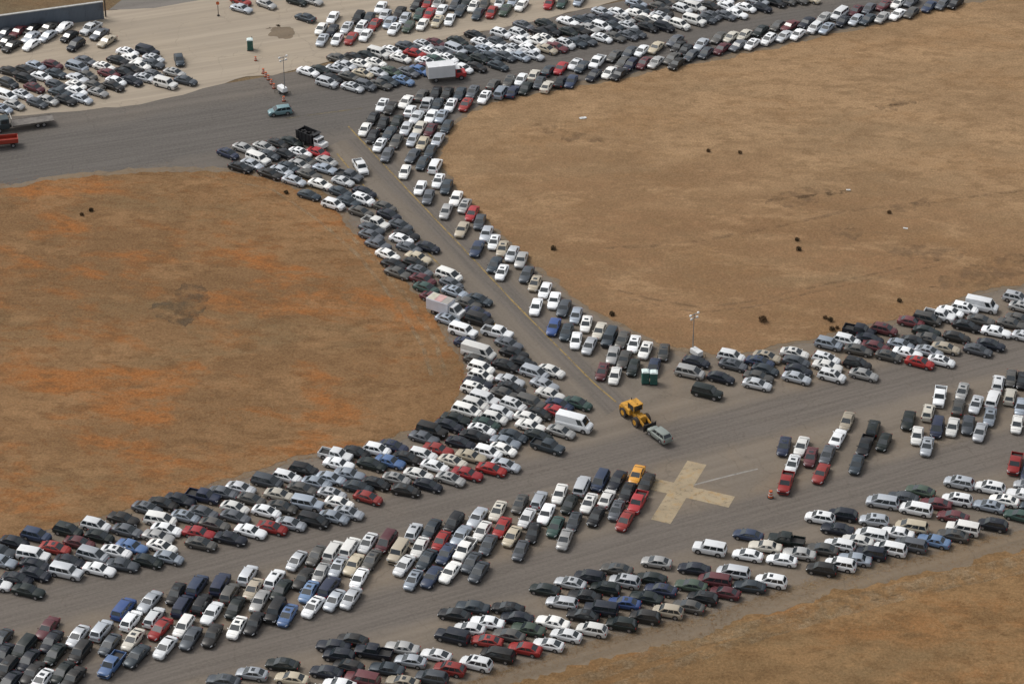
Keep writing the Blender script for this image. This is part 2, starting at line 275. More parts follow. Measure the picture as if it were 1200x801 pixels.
def grass_mat(name, tan, orange, olive, dark, o_amt, grad=None):
    m, nt, bs = new_mat(name); p = pos(nt)
    big = nz(nt, mapped(nt, p, .12, (.55, 1.0, 1)), .022, 6, .62, .6); med = nz(nt, mapped(nt, p, .2, (.5, 1.0, 1)), .10, 7, .68, .4)
    sm = nz(nt, mapped(nt, p, .1, (.6, 1, 1)), .45, 6, .7); fine = nz(nt, p, 2.6, 5, .75)
    c = mixc(nt, ramp(nt, big, .40, .60), tuple(x * 1.10 for x in tan), tuple(x * .68 for x in tan))
    if grad:
        a, b, c2 = grad; d = (b - a); L = d.length; d = d.normalized()
        dp = N(nt, "ShaderNodeVectorMath", operation='DOT_PRODUCT'); nt.links.new(p, dp.inputs[0]); dp.inputs[1].default_value = d
        t = mth(nt, 'DIVIDE', mth(nt, 'ADD', dp.outputs["Value"], -d.dot(a)), L)
        t = mth(nt, 'ADD', t, mth(nt, 'MULTIPLY', mth(nt, 'SUBTRACT', big, .5), 3.2))
        c = mixc(nt, ramp(nt, t, 0.1, .9), c, mixc(nt, ramp(nt, med, .42, .58), tuple(x * 1.12 for x in c2), tuple(x * .70 for x in c2)))
    c = mixc(nt, mth(nt, 'MULTIPLY', ramp(nt, mth(nt, 'ADD', med, mth(nt, 'MULTIPLY', mth(nt, 'SUBTRACT', sm, .5), .45)), .48, .63), o_amt), c, orange)
    med2 = nz(nt, mapped(nt, p, -.1, (.4, 1.0, 3)), .05, 6, .66, .3)
    c = mixc(nt, mth(nt, 'MULTIPLY', ramp(nt, med2, .50, .64), .75), c, olive)
    m3 = nz(nt, mapped(nt, p, .05, (.45, 1.0, 7)), .17, 6, .68, .3); c = mixc(nt, mth(nt, 'MULTIPLY', ramp(nt, m3, .50, .64), .55), c, tuple(min(1, x * 1.4) for x in tan))
    m4 = nz(nt, mapped(nt, p, -.05, (.45, 1.0, 13)), .24, 6, .7, .3); c = mixc(nt, mth(nt, 'MULTIPLY', ramp(nt, m4, .51, .64), .6), c, dark)
    c = mixc(nt, mth(nt, 'MULTIPLY', ramp(nt, sm, .48, .62), .6), c, dark)
    s2 = nz(nt, mapped(nt, p, .3, (.8, 1, 1)), 1.05, 5, .72); c = mixc(nt, mth(nt, 'MULTIPLY', ramp(nt, s2, .50, .66), .38), c, mixc(nt, .6, c, dark)); c = mixc(nt, mth(nt, 'MULTIPLY', ramp(nt, s2, .50, .34), .28), c, mixc(nt, .5, c, tuple(min(1, x * 1.6) for x in tan)))
    c = mixc(nt, ramp(nt, fine, .28, .72), mixc(nt, .5, c, dark), mixc(nt, .34, c, tuple(min(1, x * 1.5) for x in tan)))
    nt.links.new(c, bs.inputs["Base Color"]); bs.inputs["Roughness"].default_value = .98; bs.inputs["Specular IOR Level"].default_value = .1
    h = mth(nt, 'ADD', mth(nt, 'MULTIPLY', sm, 1.5), fine); bump(nt, bs, h, .7, .12)
    return m

def broken(m, scale, lo, hi, mx=1.0):
    nt = m.node_tree; bs = nt.nodes["Principled BSDF"]; n = nz(nt, pos(nt), scale, 6, .65); nt.links.new(mth(nt, 'MULTIPLY', ramp(nt, n, lo, hi), mx), bs.inputs["Alpha"]); return m
def plain(name, col, rough=.6, metal=0.0, var=.12, scale=1.5, spec=.5):
    m, nt, bs = new_mat(name)
    tc = N(nt, "ShaderNodeTexCoord").outputs["Object"]; n = nz(nt, tc, scale, 5, .6)
    c = mixc(nt, ramp(nt, n, .3, .7), tuple(x * (1 - var) for x in col), tuple(min(1, x * (1 + var)) for x in col))
    nt.links.new(c, bs.inputs["Base Color"]); bs.inputs["Roughness"].default_value = rough; bs.inputs["Metallic"].default_value = metal
    bs.inputs["Specular IOR Level"].default_value = spec
    return m
def paint(name, col, metal=0.0):
    lum = sum(col) / 3; dk = lum < .15
    m, nt, bs = new_mat(name)
    tc = N(nt, "ShaderNodeTexCoord").outputs["Object"]; info = N(nt, "ShaderNodeObjectInfo").outputs["Random"]
    add = N(nt, "ShaderNodeVectorMath", operation='ADD'); nt.links.new(tc, add.inputs[0])
    cmb = N(nt, "ShaderNodeCombineXYZ"); nt.links.new(mth(nt, 'MULTIPLY', info, 40.0), cmb.inputs[0]); nt.links.new(cmb.outputs[0], add.inputs[1])
    n = nz(nt, add.outputs[0], 1.3, 6, .65)
    v = mth(nt, 'ADD', .8, mth(nt, 'MULTIPLY', info, .4))
    hs = N(nt, "ShaderNodeHueSaturation"); hs.inputs["Color"].default_value = (*col, 1); nt.links.new(v, hs.inputs["Value"])
    c = mixc(nt, mth(nt, 'MULTIPLY', ramp(nt, n, .45, .8), .10 if dk else .18), hs.outputs[0], (.26, .23, .19))
    nt.links.new(c, bs.inputs["Base Color"])
    bs.inputs["Roughness"].default_value = .34; bs.inputs["Metallic"].default_value = metal
    nt.links.new(mth(nt, 'ADD', .25, mth(nt, 'MULTIPLY', n, .3)), bs.inputs["Roughness"])
    bs.inputs["Coat Weight"].default_value = .08 if dk else .3; bs.inputs["Coat Roughness"].default_value = .12; bs.inputs["Specular IOR Level"].default_value = .38 if dk else .5
    return m
PAINTCOL = dict(W=(.78, .79, .79), S=(.44, .46, .485), G=(.075, .084, .095), K=(.010, .011, .013), R=(.34, .03, .035), M=(.085, .022, .028),
                B=(.07, .14, .30), N=(.022, .03, .06), E=(.035, .07, .06), D=(.47, .41, .30), O=(.60, .28, .03))
PVAR = dict(W=[(.80, .815, .82), (.74, .76, .77), (.78, .775, .74)], S=[(.42, .45, .485), (.32, .365, .42), (.37, .37, .36), (.52, .54, .56)], G=[(.07, .08, .092), (.115, .125, .14), (.10, .097, .09), (.048, .062, .075)],
            K=[(.010, .011, .013), (.012, .016, .026), (.018, .017, .016), (.011, .018, .017)], R=[(.34, .03, .035), (.28, .022, .02), (.27, .035, .03)], B=[(.07, .14, .30), (.12, .20, .34), (.04, .08, .22)], D=[(.47, .41, .30), (.38, .33, .25), (.52, .49, .42)],
            M=[(.085, .022, .028), (.12, .035, .04)], N=[(.022, .03, .06), (.03, .045, .085)], E=[(.035, .07, .06), (.05, .075, .055)], O=[(.60, .28, .03)])
PAINTS = {k: [paint("paint_%s_%s" % (k, 'abcd'[i]), c, .35 if k in "SG" else .0) for i, c in enumerate(v)] for k, v in PVAR.items()}
PAINT = {k: paint("paint_" + k, v, .35 if k in "SG" else .0) for k, v in PAINTCOL.items()}
M_GLASS = plain("car_glass", (.022, .029, .033), .07, 0, .1, 1, .8)
M_TYRE = plain("tyre_rubber", (.02, .02, .021), .85)
M_RIM = plain("rim_metal", (.34, .34, .35), .4, .6)
M_TRIM = plain("black_trim", (.018, .018, .019), .7)
M_HEAD = plain("headlight_lens", (.62, .64, .66), .15)
M_TAIL = plain("tail_light_lens", (.30, .012, .012), .2)
M_BED = plain("bed_liner", (.035, .034, .033), .8)

# ------------------------------------------------------------------ car shapes
# L, W, H, z of hood, belt, deck, then cabin: cowl x, roof front, roof rear, base rear; wheel radius, front axle, rear axle
SPEC = {
 's':  (4.85, 1.84, 1.47, .90, .97, 1.03, 1.18, .22, -.98, -1.86, .33, 1.45, -1.38),
 's2': (4.60, 1.78, 1.45, .87, .95, 1.04, 1.20, .24, -1.02, -1.84, .32, 1.40, -1.30),
 's3': (5.05, 1.92, 1.44, .90, .95, .97, 1.02, .25, -1.00, -1.66, .34, 1.55, -1.50),
 'c':  (4.50, 1.80, 1.34, .85, .92, .98, .95, .02, -.78, -1.90, .33, 1.40, -1.25),
 'w':  (4.75, 1.80, 1.50, .90, .97, .97, 1.18, .28, -1.85, -2.30, .33, 1.40, -1.38),
 'u':  (4.70, 1.88, 1.73, 1.03, 1.10, 1.10, 1.30, .45, -1.78, -2.26, .37, 1.42, -1.35),
 'u2': (5.05, 1.96, 1.86, 1.10, 1.17, 1.17, 1.32, .75, -2.24, -2.46, .40, 1.55, -1.50),
 'u3': (4.55, 1.82, 1.66, .98, 1.06, 1.06, 1.26, .42, -1.55, -2.20, .36, 1.36, -1.30),
 'v':  (5.05, 1.95, 1.75, .98, 1.06, 1.06, 1.72, .66, -2.05, -2.44, .34, 1.58, -1.45),
 'p':  (5.50, 1.94, 1.80, 1.08, 1.14, .74, 1.42, .76, -.62, -.82, .39, 1.70, -1.72),
 'm':  (5.60, 2.02, 2.20, 1.10, 1.22, 1.22, 2.15, 1.45, -2.68, -2.76, .37, 1.85, -1.75),
}
def build_type(k):
    L, W, H, zh, zb, zd, xf, xrf, xrr, xr, wr, ax, rx = SPEC[k]
    h = L / 2; w = W / 2; boxy = k in ('u2', 'p', 'm')
    hull = MB()
    nose = 1.0 if boxy else 0.0
    st = [(-h, .80 * w + .10 * w * nose, .32, zd - .24 if k != 'p' else zd - .1), (-h + .05, .90 * w + .05 * w * nose, .27, zd - .10 if k != 'p' else zd - .02), (-h + .16, .955 * w, .23, zd - .03), (-h + .42, .99 * w, .21, zd)]
    if k in ('s', 's2', 's3', 'c'): st += [(xr, w, .20, zd + .005), (xr + .35, w, .20, zb + .01)]
    elif k == 'p': st += [(xr - .06, w, .20, zd), (xr - .02, w, .20, zb)]
    else: st += [(xr + .45, w, .20, zb)]
    st += [(0.0 if k != 'p' else .3, w, .19, zb), (xf - .12, w, .20, zb - .01), (xf + .1, .995 * w, .20, zb - .03), ((xf + h) / 2 + .1, .985 * w, .20, zh - .01)]
    if boxy: st += [(h - .42, .97 * w, .21, zh - .03), (h - .16, .945 * w, .23, zh - .06), (h - .05, .90 * w, .26, zh - .12), (h, .82 * w, .30, zh - .24)]
    else: st += [(h - .50, .955 * w, .21, zh - .06), (h - .26, .89 * w, .22, zh - .12), (h - .12, .80 * w, .24, zh - .19), (h - .03, .66 * w, .27, zh - .28), (h, .52 * w, .31, zh - .36)]
    vs = []; n = 13
    for (x, ww, z0, zt) in st:
        sh = zt - .13; lo = z0 + .16
        half = [(ww * .90, z0), (ww * .985, lo), (ww, lo + (sh - lo) * .6), (ww * .975, sh), (ww * .93, zt - .055), (ww * .84, zt - .008)]
        ring = [(-y, z) for y, z in half] + [(0, zt + .025 if k != 'p' or x > xr else zt)] + [(y, z) for y, z in reversed(half)]
        vs += [(x, y, z) for y, z in ring]
    fs = []
    for i in range(len(st) - 1):
        for j in range(n):
            a = i * n + j; b = i * n + (j + 1) % n; fs.append((a, b, b + n, a + n))
    fs.append(tuple(range(n))[::-1]); fs.append(tuple((len(st) - 1) * n + j for j in range(n)))
    hull.add(vs, fs, 0)
    # greenhouse
    wb = w * .90; wt = w * (.74 if not boxy else .80); wt2 = w * (.77 if not boxy else .83)
    zr = H - .05; e = .10
    base = [(xr, -wb, zb - .02), (xf, -wb, zb - .02), (xf, wb, zb - .02), (xr, wb, zb - .02)]
    if k in ('s', 's2', 's3', 'c'): base[0] = (xr, -wb * .96, zd - .02); base[3] = (xr, wb * .96, zd - .02)
    top = [(xrr - .06, -wt, zr), (xrf + .06, -wt2, zr - .02), (xrf + .06, wt2, zr - .02), (xrr - .06, wt, zr)]
    xm = (xrf + xrr) / 2; wm = (wt + wt2) / 2 * 1.015
    B6 = [base[0], ((xf + xr) / 2, -wb, zb - .02), base[1], base[2], ((xf + xr) / 2, wb, zb - .02), base[3]]
    T6 = [top[0], (xm, -wm, zr + .012), top[1], top[2], (xm, wm, zr + .012), top[3]]
    I6 = [(xrr + e * .6, -wt + e * 1.3, H - .018), (xm, -wm + e * 1.2, H + .004), (xrf - e * .6, -wt2 + e * 1.3, H - .03), (xrf - e * .6, wt2 - e * 1.3, H - .03), (xm, wm - e * 1.2, H + .004), (xrr + e * .6, wt - e * 1.3, H - .018)]
    vs = B6 + T6 + I6 + [(xrr + e * .3, 0, H - .008), (xm, 0, H + .022), (xrf - e * .3, 0, H - .02)]
    fs = [(i, (i + 1) % 6, 6 + (i + 1) % 6, 6 + i) for i in range(6)] + [(6 + i, 6 + (i + 1) % 6, 12 + (i + 1) % 6, 12 + i) for i in range(6) if i not in (2, 5)]
    fs += [(8, 9, 15, 20, 14), (11, 6, 12, 18, 17), (12, 13, 19, 18), (13, 14, 20, 19), (15, 16, 19, 20), (16, 17, 18, 19)]
    hull.add(vs, fs, 0)
    # wheel arches, sills, grille, plates
    for sx in (ax, rx):
        for s in (-1, 1):
            pts = [(sx + math.cos(t) * wr * 1.2, s * (w + .004), wr + math.sin(t) * wr * 1.2) for t in [math.pi * (i / 10 * 1.24 - .12) for i in range(11)]]
            hull.add(pts, [tuple(range(11)) if s < 0 else tuple(range(10, -1, -1))], 1)
    for s in (-1, 1):
        y = s * (w + .003); f = [(rx + .45, y, .24), (ax - .45, y, .24), (ax - .45, y, .34), (rx + .45, y, .34)]
        hull.add(f, [(0, 1, 2, 3) if s < 0 else (3, 2, 1, 0)], 1)
        hull.box(xf - .25, xf - .12, s * (w - .02) if s > 0 else -w - .12, w + .12 if s > 0 else -(w - .02), zb + .0, zb + .12, 0)
    gw = (.40 if not boxy else .62) * w; hull.add([(h + .004, -gw, .42), (h + .004, gw, .42), (h + .004, gw, zh - .40), (h + .004, -gw, zh - .40)], [(0, 1, 2, 3)], 1)
    hull.box(-h - .03, -h + .05, -w * .9, w * .9, .36, .52, 1 if boxy else 0)
    if k == 'p':
        for s in (-1, 1): hull.box(-h + .02, xr - .06, min(s * w * .99, s * (w - .10)), max(s * w * .99, s * (w - .10)), zd - .12, zb - .02, 0)
        hull.box(-h + .02, -h + .10, -w + .11, w - .11, zd - .12, zb - .04, 0)
    parts = {'body': (hull.v, hull.f, hull.m)}
    def pane(q, ins0=(.07, .07), ins1=(.1, .1), off=.012, split=None, m=0, mb=None):
        a, b, c, d = [Vector(x) for x in q]  # a,b bottom; c,d top
        nrm = (b - a).cross(d - a).normalized(); out = mb or MB()
        def pt(u, v): return (a * (1 - u) + b * u) * (1 - v) + (d * (1 - u) + c * u) * v + nrm * off
        rs = split or [(ins0[0], 1 - ins0[1])]
        for (u0, u1) in rs: out.add([pt(u0, ins1[0]), pt(u1, ins1[0]), pt(u1, 1 - ins1[1]), pt(u0, 1 - ins1[1])], [(0, 1, 2, 3)], m)
        return out
    g = lambda mb: (mb.v, mb.f, mb.m)
    b, t = base, top
    parts['windscreen'] = g(pane((b[1], b[2], t[2], t[1]), (.05, .05), (.06, .06)))
    parts['rear_window'] = g(pane((b[3], b[0], t[0], t[3]), (.08, .08), (.10 if k not in ('u', 'u2', 'u3', 'v', 'm') else .16, .08))) if k != 'm' else g(pane((b[3], b[0], t[0], t[3]), split=[(.08, .46), (.54, .92)], ins1=(.35, .12)))
    if k == 'm': sp = [(.76, .93)]; sp2 = [(.07, .24)]
    elif k == 'p': sp = [(.10, .47), (.51, .88)]; sp2 = [(.12, .49), (.53, .90)]
    elif k in ('u', 'u2', 'u3', 'v', 'w'): sp = [(.05, .30), (.34, .60), (.64, .90)]; sp2 = [(1 - y, 1 - x) for x, y in reversed(sp)]
    else: sp = [(.16, .48), (.52, .86)]; sp2 = [(1 - y, 1 - x) for x, y in reversed(sp)]
    parts['side_window'] = [g(pane((b[0], b[1], t[1], t[0]), split=sp, ins1=(.10, .10))), g(pane((b[2], b[3], t[3], t[2]), split=sp2, ins1=(.10, .10)))]
    wl = []
    for sx in (ax, rx):
        for s in (-1, 1):
            q = MB(); q.cyl((sx, s * (w - .20), wr), (sx, s * (w + .012), wr), wr, n=14, m=0); q.cyl((sx, s * (w + .012), wr), (sx, s * (w + .020), wr), wr * .62, n=10, m=1); wl.append(g(q))
    parts['wheel'] = wl
    hl = []; tl = []
    for s in (-1, 1):
        ww = (.66 if not boxy else .84) * w; wo = (.86 if not boxy else .93) * w; zt = zh - (.30 if not boxy else .22); zo = zh - (.14 if not boxy else .06); fx = h - (.03 if not boxy else 0)
        q = MB(); q.add([(fx + .02, s * ww * .60, zt - .10), (fx + .02, s * ww, zt - .09), (h - .22, s * (wo + .06), zo - .10), (h - .24, s * wo * 1.0, zo + .02), (fx - .03, s * ww * .96, zt + .03), (fx, s * ww * .60, zt + .02)],
              [(0, 1, 4, 5) if s > 0 else (5, 4, 1, 0), (1, 2, 3, 4) if s > 0 else (4, 3, 2, 1)]); hl.append(g(q))
        z0, z1 = (zd - .30, zd - .12) if k in ('s', 's2', 's3', 'c') else ((.72, 1.02) if k != 'p' else (.72, 1.0))
        q = MB(); y0, y1 = (.60, .93) if k in ('s', 's2', 's3', 'c', 'w') else (.78, .93)
        if k == 'p': q.box(-h - .004, -h + .03, *sorted((s * w * .86, s * w * .985)), .72, 1.02)
        else: q.box(-h - .012, -h + .06, *sorted((s * w * y0, s * w * y1)), z0, z1)
        tl.append(g(q))
    parts['headlight'] = hl; parts['tail_light'] = tl
    if k == 'p': q = MB(); q.add([(-h + .11, -w + .11, zd + .012), (xr - .07, -w + .11, zd + .012), (xr - .07, w - .11, zd + .012), (-h + .11, w - .11, zd + .012)], [(0, 1, 2, 3)]); parts['cargo_bed'] = g(q)
    if k in ('u', 'u3', 's', 's2', 'w'):
        q = MB(); x1 = xrf - .22; q.add([(x1 - .52, -.36, H + .026), (x1, -.36, H + .012), (x1, .36, H + .012), (x1 - .52, .36, H + .026)], [(0, 1, 2, 3)]); parts['sunroof'] = g(q)
    return parts
TYPES = {k: build_type(k) for k in SPEC}
PMATS = dict(body=None, windscreen=[M_GLASS], rear_window=[M_GLASS], side_window=[M_GLASS], wheel=[M_TYRE, M_RIM], headlight=[M_HEAD], tail_light=[M_TAIL], cargo_bed=[M_BED], sunroof=[M_GLASS])
MESH = {}
def part_meshes(k):
    if k in MESH: return MESH[k]
    out = []
    for pn, data in TYPES[k].items():
        for (v, f, m) in (data if isinstance(data, list) else [data]):
            me = bpy.data.meshes.new(pn); me.from_pydata([tuple(x) for x in v], [], f)
            for mt in (PMATS[pn] or [PAINT['W'], M_TRIM]): me.materials.append(mt)
            me.polygons.foreach_set("material_index", m)
            if pn in ('body', 'wheel'):
                me.polygons.foreach_set("use_smooth", [True] * len(me.polygons)); me.set_sharp_from_angle(angle=R(42))
            me.update(); out.append((pn, me))
    MESH[k] = out
    return out
CS = .955
def make_car(name, k, col, loc, rz, sunroof=True, sx=1.0, body_mat=None):
    root = empty(name, loc, rz); sx *= CS; root.scale = (sx, sx, sx)
    for pn, me in part_meshes(k):
        if pn == 'sunroof' and not sunroof: continue
        o = bpy.data.objects.new(pn, me); COL.objects.link(o); o.parent = root
        if pn == 'body': o.material_slots[0].link = 'OBJECT'; o.material_slots[0].material = body_mat or rng.choice(PAINTS[col])
    return root

WHOLE = {}
def whole_mesh(k, sun):
    if (k, sun) in WHOLE: return WHOLE[(k, sun)]
    mats = [PAINT['W'], M_TRIM, M_GLASS, M_TYRE, M_RIM, M_HEAD, M_TAIL, M_BED]; mi = {id(m): i for i, m in enumerate(mats)}; v, f, mm = [], [], []
    for pn, data in TYPES[k].items():
        if pn == 'sunroof' and not sun: continue
        for (a, b, m) in (data if isinstance(data, list) else [data]):
            n = len(v); v += [tuple(x) for x in a]; f += [tuple(i + n for i in q) for q in b]; mm += m if pn == 'body' else [mi[id(PMATS[pn][i])] for i in m]
    me = bpy.data.meshes.new(FILE[k[0]]); me.from_pydata(v, [], f)
    for m in mats: me.materials.append(m)
    me.polygons.foreach_set("material_index", mm); me.polygons.foreach_set("use_smooth", [True] * len(f)); me.set_sharp_from_angle(angle=R(42)); me.update()
    WHOLE[(k, sun)] = me
    return me
# ------------------------------------------------------------------ read the survey of the lot
CARS = []
for blk in DATA.strip().split("T ")[1:]:
    head, rest = blk.split("\n", 1); x0, y0, s, dx, dy, reg = head.split(); x0, y0, s, dx, dy = map(float, (x0, y0, s, dx, dy))
    for e in rest.replace("\n", "").split(";"):
        t = e.split()
        if len(t) < 3: continue
        dx2 = dx * (.88 if reg == 'B' else .76) if abs(dy) > abs(dx) * .9 else dx
        px, py = x0 + float(t[0]) / s, y0 + float(t[1]) / s; c, k = t[2][0], t[2][1]; rev = len(t) > 3
        a = img_heading(px, py, -dx2 if rev else dx2, -dy if rev else dy) + R(rng.gauss(0, 2.2))
        kk = k
        if k == 's': kk = rng.choice(['s', 's', 's2', 's3'] if c not in 'W' else ['s', 's', 's2', 's2', 's3'])
        if k == 'u': kk = rng.choice(['u', 'u', 'u2', 'u3'])
        L, W, H = [q * CS for q in SPEC[kk][:3]]; p = G(px, py, H * .45)
        CARS.append(dict(px=px, py=py, c=c, k=k, kk=kk, reg=reg, a=a, x=p.x, y=p.y, L=L, W=W, H=H, sun=rng.random() < .4))

# things that hold their place among the cars: (x, y, heading, L, W)
def fixed(px, py, dx, dy, L, W, z=1.2):
    p = G(px, py, z); return dict(x=p.x, y=p.y, a=img_heading(px, py, dx, dy), L=L, W=W, fix=True)
F_SERVICE = fixed(523, 360, 1, .32, 6.6, 2.3, 1.4); F_BOX = fixed(523, 84, 1, -.10, 7.6, 2.5, 1.6); F_DUMP = fixed(366, 163, 1, .42, 7.0, 2.5, 1.3)
F_VAN1 = fixed(673, 494, 1, .25, 5.9, 2.1, 1.2); F_VAN2 = fixed(561, 411, 1, .28, 5.6, 2.0, 1.1)
F_LT2 = fixed(816, 414, 1, .5, 2.6, 1.4, .7)
FIX = [F_SERVICE, F_BOX, F_DUMP, F_VAN1, F_VAN2, F_LT2, fixed(757, 440, 1, 0, 1.3, 1.3), fixed(767, 441, 1, 0, 1.3, 1.3)]
ALL = CARS + FIX
def axes(c): ca, sa = math.cos(c['a']), math.sin(c['a']); return ((ca, sa), (-sa, ca))
def settle(items, iters=220, gap=.03):
    for it in range(iters):
        cell = {}; moved = 0
        for i, c in enumerate(items): cell.setdefault((int(c['x'] // 6), int(c['y'] // 6)), []).append(i)
        for (gx, gy), lst in cell.items():
            near = [j for ox in (-1, 0, 1) for oy in (-1, 0, 1) for j in cell.get((gx + ox, gy + oy), [])]
            for i in lst:
                A = items[i]
                for j in near:
                    if j <= i: continue
                    B = items[j]; dx, dy = B['x'] - A['x'], B['y'] - A['y']
                    if dx * dx + dy * dy > 60: continue
                    best = None; ea = axes(A); eb = axes(B)
                    for ux, uy in ea + eb:
                        ra = sum(abs(q[0] * ux + q[1] * uy) * s / 2 for q, s in zip(ea, (A['L'] + gap, A['W'] + gap)))
                        rb = sum(abs(q[0] * ux + q[1] * uy) * s / 2 for q, s in zip(eb, (B['L'] + gap, B['W'] + gap)))
                        d = dx * ux + dy * uy; o = ra + rb - abs(d)
                        if o <= 0: best = None; break
                        if best is None or o < best[0]: best = (o, ux * (1 if d >= 0 else -1), uy * (1 if d >= 0 else -1))
                    if best:
                        o, ux, uy = best; moved += o > .12; o *= 1.15
                        fa, fb = (0 if A.get('fix') else 1), (0 if B.get('fix') else 1); t = fa + fb
                        if t:
                            A['x'] -= ux * o * .5 * fa * (2 / t); A['y'] -= uy * o * .5 * fa * (2 / t); B['x'] += ux * o * .5 * fb * (2 / t); B['y'] += uy * o * .5 * fb * (2 / t)
        if not moved: break
    return moved
for c in CARS: c['ox'], c['oy'] = c['x'], c['y']
REST = settle(ALL)
DROP = [c for c in CARS if math.hypot(c['x'] - c['ox'], c['y'] - c['oy']) > 2.3 and c['reg'] == 'D']
CARS = [c for c in CARS if c not in DROP]; ALL = CARS + FIX
# close the gaps of the densest rows
def inpoly(poly, x, y):
    r = False; j = len(poly) - 1
    for i in range(len(poly)):
        xi, yi = poly[i]; xj, yj = poly[j]
        if (yi > y) != (yj > y) and x < (xj - xi) * (y - yi) / (yj - yi) + xi: r = not r
        j = i
    return r
def hits(A, B, gap=.12):
    dx, dy = B['x'] - A['x'], B['y'] - A['y']
    if dx * dx + dy * dy > 60: return False
    ea, eb = axes(A), axes(B)
    for ux, uy in ea + eb:
        ra = sum(abs(q[0] * ux + q[1] * uy) * s / 2 for q, s in zip(ea, (A['L'] + gap, A['W'] + gap))); rb = sum(abs(q[0] * ux + q[1] * uy) * s / 2 for q, s in zip(eb, (B['L'], B['W'])))
        if abs(dx * ux + dy * uy) >= ra + rb: return False
    return True
for reg, poly in (('D', [(300, 200), (360, 172), (398, 186), (436, 228), (496, 292), (556, 362), (618, 430), (680, 478), (600, 530), (546, 450), (526, 392), (474, 320), (404, 250)]),
                  ('G', [(350, 88), (450, 62), (600, 36), (760, 4), (1000, -20), (960, 4), (860, 21), (740, 39), (600, 69), (550, 76), (480, 100), (400, 102)]),
                  ('A', [(0, 636), (180, 600), (320, 556), (480, 518), (546, 470), (620, 520), (560, 550), (400, 604), (200, 658), (0, 692)]),
                  ('H', [(0, 84), (60, 74), (130, 66), (180, 66), (205, 92), (150, 106), (60, 116), (0, 130)])):
    tmpl = [c for c in CARS if c['reg'] == reg and 'fill' not in c]
    for t_ in range(2600):
        px, py = rng.uniform(min(p[0] for p in poly), max(p[0] for p in poly)), rng.uniform(min(p[1] for p in poly), max(p[1] for p in poly))
        if not inpoly(poly, px, py): continue
        q = G(px, py, .6); n_ = min(tmpl, key=lambda c: (c['x'] - q.x) ** 2 + (c['y'] - q.y) ** 2); kk = rng.choice(['s', 's', 's2', 's2', 's3', 'u3', 'c']); L, W, H = [v * CS for v in SPEC[kk][:3]]
        new = dict(px=px, py=py, c=rng.choice('WWWSSSGGGKKB'), k=dict(s='s', u='u', c='c')[kk[0]], kk=kk, reg=reg, a=n_['a'] + R(rng.gauss(0, 2)), x=q.x, y=q.y, L=L, W=W, H=H, sun=False, fill=True)
        if any(hits(new, o) for o in ALL): continue
        CARS.append(new); ALL.append(new)
for c in CARS: c['qx'], c['qy'] = P((c['x'], c['y'], c['H'] * .45))

# ------------------------------------------------------------------ which cars stand alone, and what each is called
CN = dict(W='white', S='silver', G='grey', K='black', R='red', M='maroon', B='blue', N='navy', E='green', D='beige', O='orange')
KN = dict(s='sedan', u='SUV', p='pickup', v='minivan', w='wagon', c='coupe', m='cargo van')
FILE = dict(s='sedan', u='suv', p='pickup_truck', v='minivan', w='station_wagon', c='coupe', m='cargo_van')
RN = dict(A='beside the left field', B='in the middle strip', C='by the lower-right field', D='left of the diagonal taxiway', E='right of the diagonal taxiway',
          F='below the big tan field', X='right of the painted cross', G='in the long upper row', H='on the sandy lot')
GN = dict(A='cars parked beside the left field', B='cars parked in the middle strip', C='cars parked by the lower-right field', D='cars parked left of the diagonal taxiway',
          E='cars parked right of the diagonal taxiway', F='cars parked below the big tan field', X='cars parked right of the painted cross', G='cars of the long upper row', H='cars on the sandy lot')
ORD = 'first second third fourth fifth sixth seventh eighth ninth tenth eleventh twelfth thirteenth fourteenth fifteenth sixteenth seventeenth eighteenth nineteenth twentieth'.split()
INFRAME = [c for c in CARS if -12 < c['qx'] < 1212 and -8 < c['qy'] < 809]
NEAR = sorted([c for c in INFRAME if c['k'] == 's'], key=lambda c: -c['qy'])[:300] + [c for c in INFRAME if c['k'] != 's']
NEARSET = set(id(c) for c in NEAR)
def nm(c): return CN[c['c']] + ' ' + KN[c['k']]
def neigh(c, side):
    """nearest car of the same row on one side as seen in the photo"""
    best = None
    for d in INFRAME:
        if d is c: continue
        ex, ey = d['qx'] - c['qx'], (d['qy'] - c['qy']) * 1.6
        v = dict(left=-ex, right=ex, behind=-ey, front=ey)[side]; o = abs(ey) if side in ('left', 'right') else abs(ex)
        if v <= 3 or o > v * .8: continue
        m = math.hypot(ex, ey)
        if m < 75 and (best is None or m < best[0]): best = (m, d)
    return best[1] if best else None
def candidates(c):
    n, r = nm(c), RN[c['reg']]
    nb = {s: (nm(x) if x else None) for s, x in ((s, neigh(c, s)) for s in ('left', 'right', 'behind', 'front'))}
    out = [f"{n} {r}"]
    w = dict(left='right of a', right='left of a', behind='in front of a', front='just behind a')
    for s in ('behind', 'front', 'left', 'right'):
        if nb[s]: out.append(f"{n} {r}, {w[s]} {nb[s]}")
    for s, t in (('left', 'right'), ('behind', 'front')):
        if nb[s] and nb[t] and nb[s] != nb[t]: out.append(f"{n} {r}, {'from left to right' if s == 'left' else 'from back to front'} between {nb[s]} and {nb[t]}")
    for s in ('left', 'right'):
        for t in ('behind', 'front'):
            if nb[s] and nb[t]: out.append(f"{n} {r}, {w[s]} {nb[s]}, {w[t]} {nb[t]}")
    return [x for x in out if 4 <= len(x.split()) <= 16]
for c in INFRAME: c['cand'] = candidates(c)
cnt = {}
for c in INFRAME:
    for s in c['cand']: cnt[s] = cnt.get(s, 0) + 1
